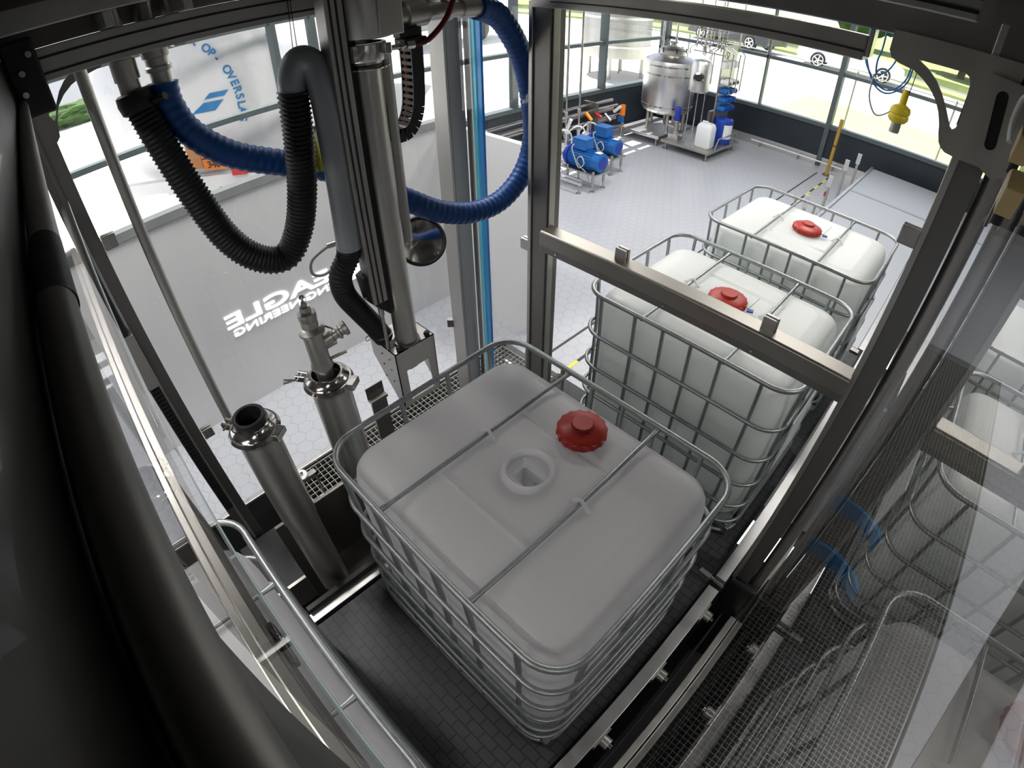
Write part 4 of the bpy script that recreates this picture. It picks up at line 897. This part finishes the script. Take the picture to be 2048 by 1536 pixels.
# grey cable with connector
t = thing('sensor_cable', 'grey cable with a metal plug hanging below the crooked pipe', 'cable', (-1.0, -.05, 1.85))
MB().tube(spline([(-.93, -.03, 2.10), (-.98, -.045, 2.05), (-1.03, -.085, 2.02), (-1.06, -.145, 1.975), (-1.06, -.155, 1.92), (-1.05, -.115, 1.90), (-1.02, -.07, 1.925), (-.97, -.06, 1.93)], 8), .0065, 10).build('cord', 'cable_grey', t)
MB().cyl((-.985, -.048, 2.045), (-1.02, -.075, 2.03), .013, 14).build('plug', 'steel', t)
# thin hanging wire with a black weight
t = thing('hanging_wire', 'thin double wire with a small black weight hanging above the crooked pipe', 'wire', (-.95, -.075, 2.75))
MB().cyl((-.95, -.090, 2.775), (-.95, -.075, 3.0), .0013, 6).cyl((-.95, -.075, 2.775), (-.95, -.070, 3.0), .0013, 6).build('wire', 'black', t)
MB().cyl((-.95, -.10, 2.768), (-.95, -.065, 2.768), .012, 12).build('weight', 'black', t)
# horizontal tube close to the camera
t = thing('near_tube', 'polished round tube running close past the camera along the left edge', 'tube', (-.4, -.935, 2.78))
MB().cyl((-1.46, -.876, 2.838), (.33, -.876, 2.838), .0125, 40).build('tube', 'steel', t, label='bright upper tube')
MB().cyl((.33, -.876, 2.838), (.45, -.876, 2.838), .0128, 40).build('collar', 'black', t, label='black collar')
MB().cyl((.45, -.8765, 2.839), (1.15, -.8765, 2.839), .0122, 40).build('tube', 'steel_dark', t, label='dark lower tube')
# cover box and cable track on the front left post
t = thing('post_cover', 'grey cover box with a ribbed black cable track on the front left post', 'cover', (-1.45, -.90, 1.0))
MB().box(-1.475, -1.42, -.97, -.885, 1.55, 1.84).build('cover', 'steel', t, bevel=.003)
MB().box(-1.475, -1.43, -.95, -.90, 1.84, 2.25).build('slide', 'black', t, bevel=.003)
for i in range(40): MB().box(-1.475, -1.44, -.94, -.895, .60 + i * .024, .616 + i * .024).build('track_link', 'black', t)

# ================================================================ RIGHT HAND SIDE DETAILS
t = thing('door_handle_bar', 'thin bright handle bar clipped on the right post beside the glass', 'handle', (.89, .83, 2.5))
MB().cyl((.895, .815, 2.52), (.895, .815, 2.66), .006, 12).build('bar', 'chrome', t); MB().box(.885, .905, .815, .84, 2.53, 2.545).build('bar_mount', 'steel', t); MB().box(.885, .905, .815, .84, 2.64, 2.655).build('bar_mount', 'steel', t)
t = thing('tan_connector', 'tan moulded connector block hanging at the right edge of the picture, upper one', 'connector', (.88, .60, 2.70))
MB().prism([(.56, 2.80), (.62, 2.815), (.66, 2.79), (.64, 2.745), (.58, 2.735)], .865, .90, 'yz').build('body', 'tan', t, bevel=.004)
MB().cyl((.88, .60, 2.738), (.88, .60, 2.712), .012, 12).build('gland', 'black', t)
MB().tube(spline([(.88, .66, 2.82), (.86, .72, 2.86), (.85, .78, 2.85), (.85, .80, 2.79), (.86, .76, 2.75)], 8), .007, 8).build('lead', 'cable_grey', t)
t = thing('tan_connector', 'tan moulded connector block hanging at the right edge of the picture, lower one', 'connector', (.88, .40, 2.64))
MB().prism([(.30, 2.74), (.36, 2.765), (.42, 2.75), (.41, 2.69), (.33, 2.68)], .865, .90, 'yz').build('body', 'tan', t, bevel=.004)
MB().cyl((.88, .365, 2.682), (.88, .365, 2.655), .012, 12).build('gland', 'black', t)
def blue_clip(y0, z0, label):
    t = thing('blue_bumper', label, 'bumper', (.93, y0, z0), 'blue bumpers on the side glass')
    pts = spline([(.925, y0 + .07, z0), (.99, y0 + .082, z0), (1.06, y0 + .072, z0), (1.13, y0 + .04, z0), (1.17, y0 - .015, z0)], 5); V = []; F = []
    for p in pts: V += [p, p + Vector((0, 0, .075)), p + Vector((-.006, -.012, 0)), p + Vector((-.006, -.012, .075))]
    for i in range(len(pts) - 1):
        a = 4 * i; F += [[a, a + 1, a + 5, a + 4], [a + 2, a + 6, a + 7, a + 3], [a + 1, a + 3, a + 7, a + 5], [a, a + 4, a + 6, a + 2]]
    n_ = 4 * (len(pts) - 1); F += [[0, 2, 3, 1], [n_, n_ + 1, n_ + 3, n_ + 2]]
    MB().add(V, F, True).build('shell', 'blue_film', t)
    MB().cyl((.912, y0 + .066, z0 + .04), (.945, y0 + .066, z0 + .04), .010, 12).build('bolt', 'chrome', t)

# ================================================================ PROCESS AREA BY THE BACK WINDOW
# steel skid
t = thing('process_skid', 'low stainless skid frame on feet carrying the jerrycans and small vessel', 'skid', (-3.55, 8.4, 0))
MB().box(-4.05, -3.08, 7.72, 9.0, .135, .18).build('deck', 'steel', t, bevel=.004)
for x, y in ((-3.15, 7.8), (-3.15, 8.92), (-3.98, 7.8), (-3.98, 8.92)): MB().cyl((x, y, .0), (x, y, .14), .016, 12).cyl((x, y, 0), (x, y, .012), .04, 16).build('foot', 'steel', t)
MB().tube([(-3.12, 8.05, .18), (-3.10, 8.10, .36), (-3.10, 8.85, .36), (-3.12, 8.9, .18)], .012, 10).build('guard_rail', 'steel', t)
t = thing('drip_deck', 'flat stainless deck plate on feet under the big process vessel', 'skid', (-4.5, 8.1, 0))
MB().box(-5.0, -4.12, 7.75, 9.0, .14, .20).build('deck', 'steel_bright', t, bevel=.004)
for x, y in ((-4.2, 7.82), (-4.95, 7.82), (-4.2, 8.9), (-4.95, 8.9)): MB().cyl((x, y, .0), (x, y, .14), .016, 12).cyl((x, y, 0), (x, y, .012), .04, 16).build('foot', 'steel', t)
# big vessel
vc = (-4.42, 8.42, 0)
t = thing('process_vessel', 'big round stainless process vessel with a domed clamped lid in the back corner', 'tank', vc)
MB().lathe([(0, .48), (.28, .50), (.44, .56), (.485, .64), (.485, 1.44), (.47, 1.50), (.36, 1.56), (.22, 1.60), (0, 1.61)], vc, n=56).build('shell', 'steel_bright', t)
for z in (.66, 1.24, 1.40): MB().lathe([(.484, z), (.489, z + .004), (.489, z + .026), (.484, z + .03)], vc, n=56, closed=True).build('weld_band', 'chrome', t)
lid = MB().lathe([(.23, 1.60), (.23, 1.66), (.245, 1.665), (.245, 1.68), (.20, 1.72), (.10, 1.75), (.05, 1.755), (.05, 1.80), (.09, 1.81), (.09, 1.83), (0, 1.84)], vc, n=40).build('lid', 'steel', t)
for i in range(6):
    a = i * pi / 3 + .3; x, y = vc[0] + .25 * math.cos(a), vc[1] + .25 * math.sin(a)
    MB().cyl((x, y, 1.64), (x, y, 1.71), .010, 10).lathe([(0, 1.71), (.022, 1.712), (.022, 1.725), (0, 1.73)], (x, y, 0), n=12).build('wing_bolt', 'black', lid)
for a in (-.9, .3, 1.6, 2.9, 4.1):
    x, y = vc[0] + .36 * math.cos(a), vc[1] + .36 * math.sin(a); MB().cyl((x, y, .20), (x, y, .60), .032, 16).build('leg', 'steel', t)
MB().tube(spline([(vc[0], vc[1], .50), (vc[0] + .05, vc[1] - .1, .38), (vc[0] + .2, vc[1] - .25, .34), (vc[0] + .45, vc[1] - .3, .34)], 6), .03, 14).build('outlet_pipe', 'chrome', t)
# small vessel
vc = (-3.60, 8.02, 0)
t = thing('small_vessel', 'small upright stainless vessel with a round black port, right of the big vessel', 'tank', vc)
MB().lathe([(0, 1.10), (.15, 1.11), (.175, 1.14), (.175, 1.60), (.15, 1.65), (.08, 1.67), (0, 1.67)], vc, n=36).build('shell', 'steel_bright', t)
po = MB().lathe([(.085, .16), (.095, .165), (.095, .215), (.062, .22), (.060, .17)], (vc[0], vc[1], 1.36), (.35, -.93, .1), 28, closed=True).build('port_ring', 'chrome', t)
MB().lathe([(0, .19), (.062, .19), (.062, .195), (0, .197)], (vc[0], vc[1], 1.36), (.35, -.93, .1), 24).build('port_glass', 'black', po)
for x, y in ((-.10, -.08), (.06, -.12), (.1, .08)): MB().cyl((vc[0] + x, vc[1] + y, .18), (vc[0] + x, vc[1] + y, 1.13), .011, 10).build('leg', 'chrome', t)
# valve panel with blue valves and bent pipes
t = thing('valve_panel', 'tall valve panel crowded with blue valves and bent stainless pipes behind the small vessel', 'panel', (-3.55, 8.85, 0))
MB().box(-3.50, -3.47, 8.55, 9.15, .18, 1.9).build('back_plate', 'steel', t, bevel=.003)
MB().box(-3.56, -3.50, 8.45, 9.2, .18, .72).build('lower_cover', 'steel_dark', t, bevel=.003)
for r_ in range(4):
    for c_ in range(3):
        x, y, z = -3.44, 8.60 + c_ * .18, .78 + r_ * .16
        v_ = MB().cyl((x - .02, y, z), (x + .14, y, z), .052, 16).build('valve', 'blue' if r_ < 3 else 'white_plastic', t)
        MB().cyl((x + .14, y, z), (x + .16, y, z), .03, 12).build('valve_cap', 'blue_dark' if r_ < 3 else 'black', v_)
for i in range(4): MB().box(-3.47, -3.40, 8.52 + i * .16, 8.62 + i * .16, 1.50, 1.62).build('control_box', 'white_plastic', t, bevel=.004)
rnd = random.Random(5)
for i in range(13):
    x0, y0 = -4.05 + .062 * i, 8.45 + rnd.uniform(-.1, .35); zt = rnd.uniform(1.95, 2.3) if i % 3 else 4.0
    x1 = x0 + rnd.choice((-.12, .12, .16)); zb = rnd.uniform(1.60, 1.72)
    MB().tube(spline([(x0, y0, zt), (x0, y0, 1.95), (x0, y0, 1.88), (x1, y0 + .02, 1.78), (x1, y0 + .03, 1.70), (x1, y0 + .03, zb - (.5 if i > 8 else .0))], 6), .011, 8).build('pipe_run', 'chrome', t)
for z in (1.72, 1.95, 2.12): MB().cyl((-4.1, 8.62, z), (-3.45, 8.62, z), .012, 10).build('pipe_run', 'chrome', t)
MB().tube([(-4.55, 8.75, 1.60), (-4.55, 8.75, 2.15), (-4.5, 8.75, 2.2), (-4.0, 8.75, 2.2), (-3.95, 8.75, 2.15), (-3.95, 8.75, 1.7)], .02, 12).build('overhead_pipe', 'chrome', t)
MB().tube([(-4.75, 8.6, 1.52), (-4.75, 8.6, 2.25), (-4.7, 8.6, 2.3), (-4.1, 8.6, 2.3)], .02, 12).build('overhead_pipe', 'chrome', t)
# vertical pump
t = thing('vertical_pump', 'small upright pump with a dark blue motor in front of the vessel legs', 'pump', (-3.92, 8.0, .18))
MB().box(-4.02, -3.82, 7.90, 8.10, .18, .27).build('plinth', 'steel_bright', t, bevel=.004)
MB().lathe([(0, .27), (.06, .27), (.06, .31), (.045, .32), (.045, .48), (.065, .49), (.065, .52), (0, .52)], (-3.92, 8.0, 0), n=24).build('pump_body', 'steel', t)
MB().lathe([(0, .52), (.06, .525), (.062, .56), (.055, .60), (.058, .74), (.04, .77), (0, .78)], (-3.92, 8.0, 0), n=24).build('motor', 'blue_dark', t)
MB().tube(spline([(-3.88, 7.96, .30), (-3.80, 7.92, .28), (-3.74, 7.94, .32), (-3.72, 7.98, .6), (-3.72, 7.98, 1.15)], 6), .014, 10).build('riser_pipe', 'chrome', t)
# jerrycans
def jerry(c, m_, label, blue=False):
    t = thing('jerrycan', label, 'jerrycan', c)
    mb = MB(); V = []; secs = ((0, .9), (.02, 1), (.36, 1), (.41, .86), (.43, .70))
    for z, k in secs:
        V += [Vector((p.x, p.y, c[2] + z)) for p in rrect(.145 * k, .125 * k, .04 * k, 5, c[0], c[1])]
    N = len(V) // len(secs)
    F = [[i * N + j, i * N + (j + 1) % N, (i + 1) * N + (j + 1) % N, (i + 1) * N + j] for i in range(len(secs) - 1) for j in range(N)] + [list(range(N))[::-1], [(len(secs) - 1) * N + j for j in range(N)]]
    mb.add(V, F, True).build('body', m_, t)
    MB().cyl((c[0] + .07, c[1] - .04, c[2] + .42), (c[0] + .07, c[1] - .04, c[2] + .455), .026, 16).build('screw_lid', m_, t)
    MB().tube([(c[0] - .09, c[1], c[2] + .415), (c[0] - .085, c[1], c[2] + .455), (c[0] + .01, c[1], c[2] + .455), (c[0] + .02, c[1], c[2] + .42)], .012, 8).build('grip', m_, t)
    return t
jerry((-3.33, 8.02, .18), 'white_plastic', 'white translucent jerrycan standing at the front of the skid')
t = thing('chemical_drum', 'blue plastic drum with a white label standing behind the white jerrycan', 'drum', (-3.28, 8.62, .18))
MB().lathe([(0, .18), (.165, .185), (.175, .21), (.175, .58), (.16, .62), (.12, .635), (.12, .62), (0, .62)], (-3.28, 8.62, 0), n=36).build('body', 'blue_drum', t)
MB().cyl((-3.33, 8.56, .62), (-3.33, 8.56, .645), .03, 16).build('screw_lid', 'blue_drum', t)
lb = []
for a in [math.radians(-62 + i * 9) for i in range(8)]:
    for z in (.28, .54): lb.append((-3.28 + .178 * math.cos(a), 8.62 + .178 * math.sin(a), z))
MB().add(lb, [[2 * i, 2 * i + 2, 2 * i + 3, 2 * i + 1] for i in range(7)]).build('paper_label', 'white_paint', t, fix=False)
# the two big blue pump motors
def motor(c, r, L, label):
    t = thing('pump_motor', label, 'pump', (c[0], c[1], 0)); x, y, z = c
    mb = MB().lathe([(0, -L / 2), (r * .9, -L / 2), (r, -L / 2 + .02), (r, L / 2 - .12), (r * 1.04, L / 2 - .11), (r * 1.04, L / 2 - .01), (r * .85, L / 2), (0, L / 2)], c, (1, 0, 0), 32)
    for i in range(22):
        a = 2 * pi * i / 22; rv = Vector((0, math.cos(a), math.sin(a))); mb.obox(Vector(c) + Vector((-.05, 0, 0)) + rv * (r + .006), (L / 2 - .08, 0, 0), rv * .010, Vector((1, 0, 0)).cross(rv) * .004)
    mb.build('motor_body', 'blue', t)
    MB().lathe([(0, L / 2), (r * .7, L / 2 + .002), (r * .7, L / 2 + .006), (0, L / 2 + .008)], c, (1, 0, 0), 28).build('fan_grille', 'blue_dark', t)
    MB().lathe([(0, -L / 2 - .05), (r * 1.15, -L / 2 - .05), (r * 1.2, -L / 2 - .03), (r * 1.2, -L / 2), (r * .8, -L / 2 + .01), (0, -L / 2 + .01)], c, (1, 0, 0), 32).build('flange', 'blue_dark', t)
    bx = MB().box(x - L * .38, x - L * .38 + .24, y - .10, y + .10, z + r + .005, z + r + .15).build('terminal_box', 'blue', t, bevel=.012)
    MB().box(x - L * .38 - .005, x - L * .38 + .245, y - .105, y + .105, z + r + .15, z + r + .17).build('box_lid', 'blue', bx, bevel=.006)
    MB().box(x + L * .30, x + L * .30 + .09, y - .06, y + .03, z + r + .008, z + r + .014).build('type_plate', 'white_paint', t)
    MB().tube(spline([(x - L * .3, y - .11, z + r + .07), (x - L * .3, y - .16, z + r + .03), (x - L * .2, y - r - .02, z + .02), (x - .02, y - r - .03, z - .10), (x + .06, y - r - .02, z - .02), (x, y - r - .015, z + .07), (x - .07, y - r - .02, z), (x, y - r - .01, z - .09), (x + .1, y - r, z - .16), (x + .14, y - r + .02, z - .28)], 8), .009, 8).build('power_cable', 'cable_grey', t)
    MB().lathe([(0, -.16), (r * .95, -.15), (r * .95, -.03), (r * .5, 0), (0, 0)], (x - L / 2 - .05, y, z), (1, 0, 0), 28).cyl((x - L / 2 - .12, y, z), (x - L / 2 - .12, y, z + r + .16), .035, 16).build('pump_head', 'steel_bright', t)
    for sx in (.22, -.25):
        for sy in (-.13, .13):
            lg = MB().cyl((x + sx, y + sy, .10), (x + sx, y + sy, z - r * .8), .022, 12).cyl((x + sx, y + sy, 0), (x + sx, y + sy, .10), .010, 10).lathe([(0, 0), (.04, 0), (.035, .012), (0, .02)], (x + sx, y + sy, 0), n=16).build('leg', 'steel', t)
    MB().box(x - .36, x + .28, y - .17, y + .17, z - r - .035, z - r - .01).build('base_plate', 'steel', t, bevel=.003)
motor((-3.78, 5.20, .42), .135, .56, 'big blue pump motor with a looped grey cable, the nearer of the pair')
motor((-4.02, 5.98, .42), .125, .48, 'big blue pump motor with a looped grey cable, the farther of the pair')
t = thing('steel_frame', 'low bright stainless frame on feet in front of the near blue motor', 'frame', (-4.1, 4.95, 0))
MB().box(-4.9, -3.62, 4.86, 4.90, .13, .17).box(-4.9, -3.72, 5.0, 5.03, .13, .16).box(-4.9, -4.86, 4.86, 5.03, .13, .17).build('rails', 'steel_bright', t, bevel=.003)
for x in (-3.66, -4.5): MB().cyl((x, 4.88, 0), (x, 4.88, .14), .016, 12).lathe([(0, 0), (.04, 0), (.035, .012), (0, .02)], (x, 4.88, 0), n=16).build('foot', 'steel', t)
# pipe rack along the left window
t = thing('pipe_rack', 'bundle of horizontal stainless pipes running low along the left window wall', 'pipes', (-5.0, 6.2, 0))
for z, x, r_ in ((.70, -5.12, .032), (.62, -5.02, .028), (.52, -5.14, .032), (.44, -5.0, .02), (.34, -5.12, .03), (.24, -4.95, .028), (.16, -5.1, .025)):
    MB().cyl((x, 3.6, z), (x, 7.9 - z * .4, z), r_, 14).build('pipe', 'chrome', t)
for y in (4.3, 5.6, 6.9): MB().box(-5.2, -4.9, y - .02, y + .02, 0, .78).build('support', 'steel_dark', t, bevel=.003)
rnd = random.Random(3)
for i in range(9):
    y = 5.2 + i * .28; m_ = ('orange', 'red', 'steel_bright', 'white_plastic', 'steel_bright')[i % 5]
    MB().cyl((-4.93, y, .45 + rnd.uniform(-.1, .2)), (-4.80, y, .5 + rnd.uniform(-.1, .2)), .03, 12).build('tap', m_, t)
for i in range(4):
    y = 5.3 + i * .35; MB().tube(spline([(-4.9, y, .35), (-4.7, y + .05, .55), (-4.6, y + .15, .5), (-4.65, y + .25, .25)], 6), .012, 8).build('flexible_tube', 'white_plastic', t)
t = thing('rack_valve', 'orange and green hand valve at the end of the pipe rack', 'valve', (-4.95, 7.75, 0))
MB().cyl((-4.95, 7.75, .42), (-4.95, 7.75, .62), .05, 14).build('body', 'orange', t); MB().box(-5.0, -4.9, 7.68, 7.74, .30, .40).build('tag', 'blue', t); MB().cyl((-4.95, 7.75, 0), (-4.95, 7.75, .42), .02, 10).build('stem', 'steel', t)
for y, lb_ in ((6.03, 'left'), (6.37, 'right')):
    t = thing('riser_pipe', f'thin vertical stainless pipe to the ceiling, {lb_} one of two beside the slim post', 'pipe', (-4.9, y, .0))
    MB().cyl((-4.9, y, .0), (-4.9, y, 4.15), .019, 12).build('pipe', 'chrome', t)
    MB().cyl((-4.9, y, .30), (-4.9, y, .42), .035, 12).build('coupling', 'steel_bright', t); MB().cyl((-4.9, y, .70), (-4.9, y, .76), .03, 12).build('coupling', 'steel_bright', t)
t = thing('wall_pipe', 'thin pipe running along the foot of the back window wall', 'pipe', (-2.3, 9.7, 0))
MB().cyl((-3.1, 9.70, .10), (-1.2, 9.70, .10), .016, 12).build('pipe', 'white_plastic', t)
for x in (-2.9, -2.1, -1.4): MB().box(x - .01, x + .01, 9.69, 9.79, 0, .12).build('mount', 'steel', t)
t = thing('marker_post', 'brown and yellow upright marker post standing near the back window', 'post', (-1.38, 9.33, 0))
MB().cyl((-1.38, 9.33, .01), (-1.38, 9.33, 1.05), .033, 20).build('post', 'yellow_post', t); MB().box(-1.45, -1.31, 9.26, 9.40, 0, .015).build('foot_plate', 'steel_dark', t)
for z in (.55, .57): MB().lathe([(.033, z), (.035, z), (.035, z + .01), (.033, z + .01)], (-1.38, 9.33, 0), n=20, closed=True).build('ring', 'black', t)
# hanging yellow plug with cables
t = thing('hanging_plug', 'yellow multi socket plug hanging on blue cables before the back window', 'plug', (.38, 2.2, 2.48))
Y0 = 2.2
MB().lathe([(0, 2.63), (.014, 2.63), (.018, 2.60), (.018, 2.56), (.045, 2.545), (.052, 2.53), (.052, 2.515), (.046, 2.508), (.052, 2.50), (.052, 2.485), (.040, 2.470), (.028, 2.465), (0, 2.465)], (.405, Y0, 0), (0, 0, 1), 10).build('housing', 'yellow', t)
MB().lathe([(0, 2.465), (.026, 2.465), (.026, 2.42), (.024, 2.415), (0, 2.415)], (.405, Y0, 0), n=20).build('connector', 'steel', t)
MB().cyl((.42, Y0, 2.60), (.43, Y0, 2.86), .0025, 6).build('hook_wire', 'steel_dark', t)
for pts, m_ in (([(.16, 3.0), (.155, 2.80), (.175, 2.70), (.25, 2.615), (.32, 2.60), (.375, 2.66), (.385, 2.75), (.39, 3.0)], 'cable_blue'), ([(.165, 3.0), (.160, 2.80), (.185, 2.69), (.25, 2.60), (.32, 2.585), (.385, 2.65), (.395, 2.75), (.40, 3.0)], 'cable_blue'), ([(.23, 3.0), (.235, 2.80), (.225, 2.72), (.24, 2.66), (.29, 2.70), (.315, 2.80), (.32, 3.0)], 'cable_blue'), ([(.23, 2.66), (.235, 2.55), (.285, 2.47), (.34, 2.49), (.38, 2.55)], 'cable_grey')):
    MB().tube(spline([(x, Y0 + .01 * i, z) for i, (x, z) in enumerate(pts)], 8), .0045, 8).build('cable', m_, t)
t = thing('plug_beam', 'dark overhead beam behind the machine from which the yellow plug hangs', 'beam', (.2, 2.2, 3.0))
MB().box(-.9, 1.6, 2.15, 2.27, 3.0, 3.08).build('beam', 'steel_dark', t); MB().box(1.45, 1.55, 2.16, 2.26, 3.08, 4.15).build('hanger', 'steel_dark', t); MB().box(-.85, -.75, 2.16, 2.26, 3.08, 4.15).build('hanger', 'steel_dark', t)
blue_clip(.78, 1.26, 'blue curved bumper strip on the side glass, upper of the two'); blue_clip(.51, 1.26, 'blue curved bumper strip on the side glass, lower of the two')

MB().prism([(2.12, .3), (2.20, .75), (2.29, 1.28), (2.42, 1.92), (2.60, 2.60), (2.85, 2.9), (2.85, 2.2), (2.72, 1.72), (2.64, 1.37), (2.58, 1.0), (2.50, .3)], 0.0, .012, 'xy').build('dark_floor_band', 'steel_dark', cat='mat', label='dark curved band lying on the floor at the lower right corner')  # thin dark slab in a tapered curve, flat on the floor
t = thing('floor_rail', 'thin bright rail along the floor in the lower right corner', 'rail', (2.8, 1, 0))
MB().box(2.78, 2.80, -.5, 2.0, 0, .03).build('bar', 'steel_bright', t); MB().box(2.84, 2.85, -.5, 2.0, 0, .03).build('bar', 'steel_dark', t)
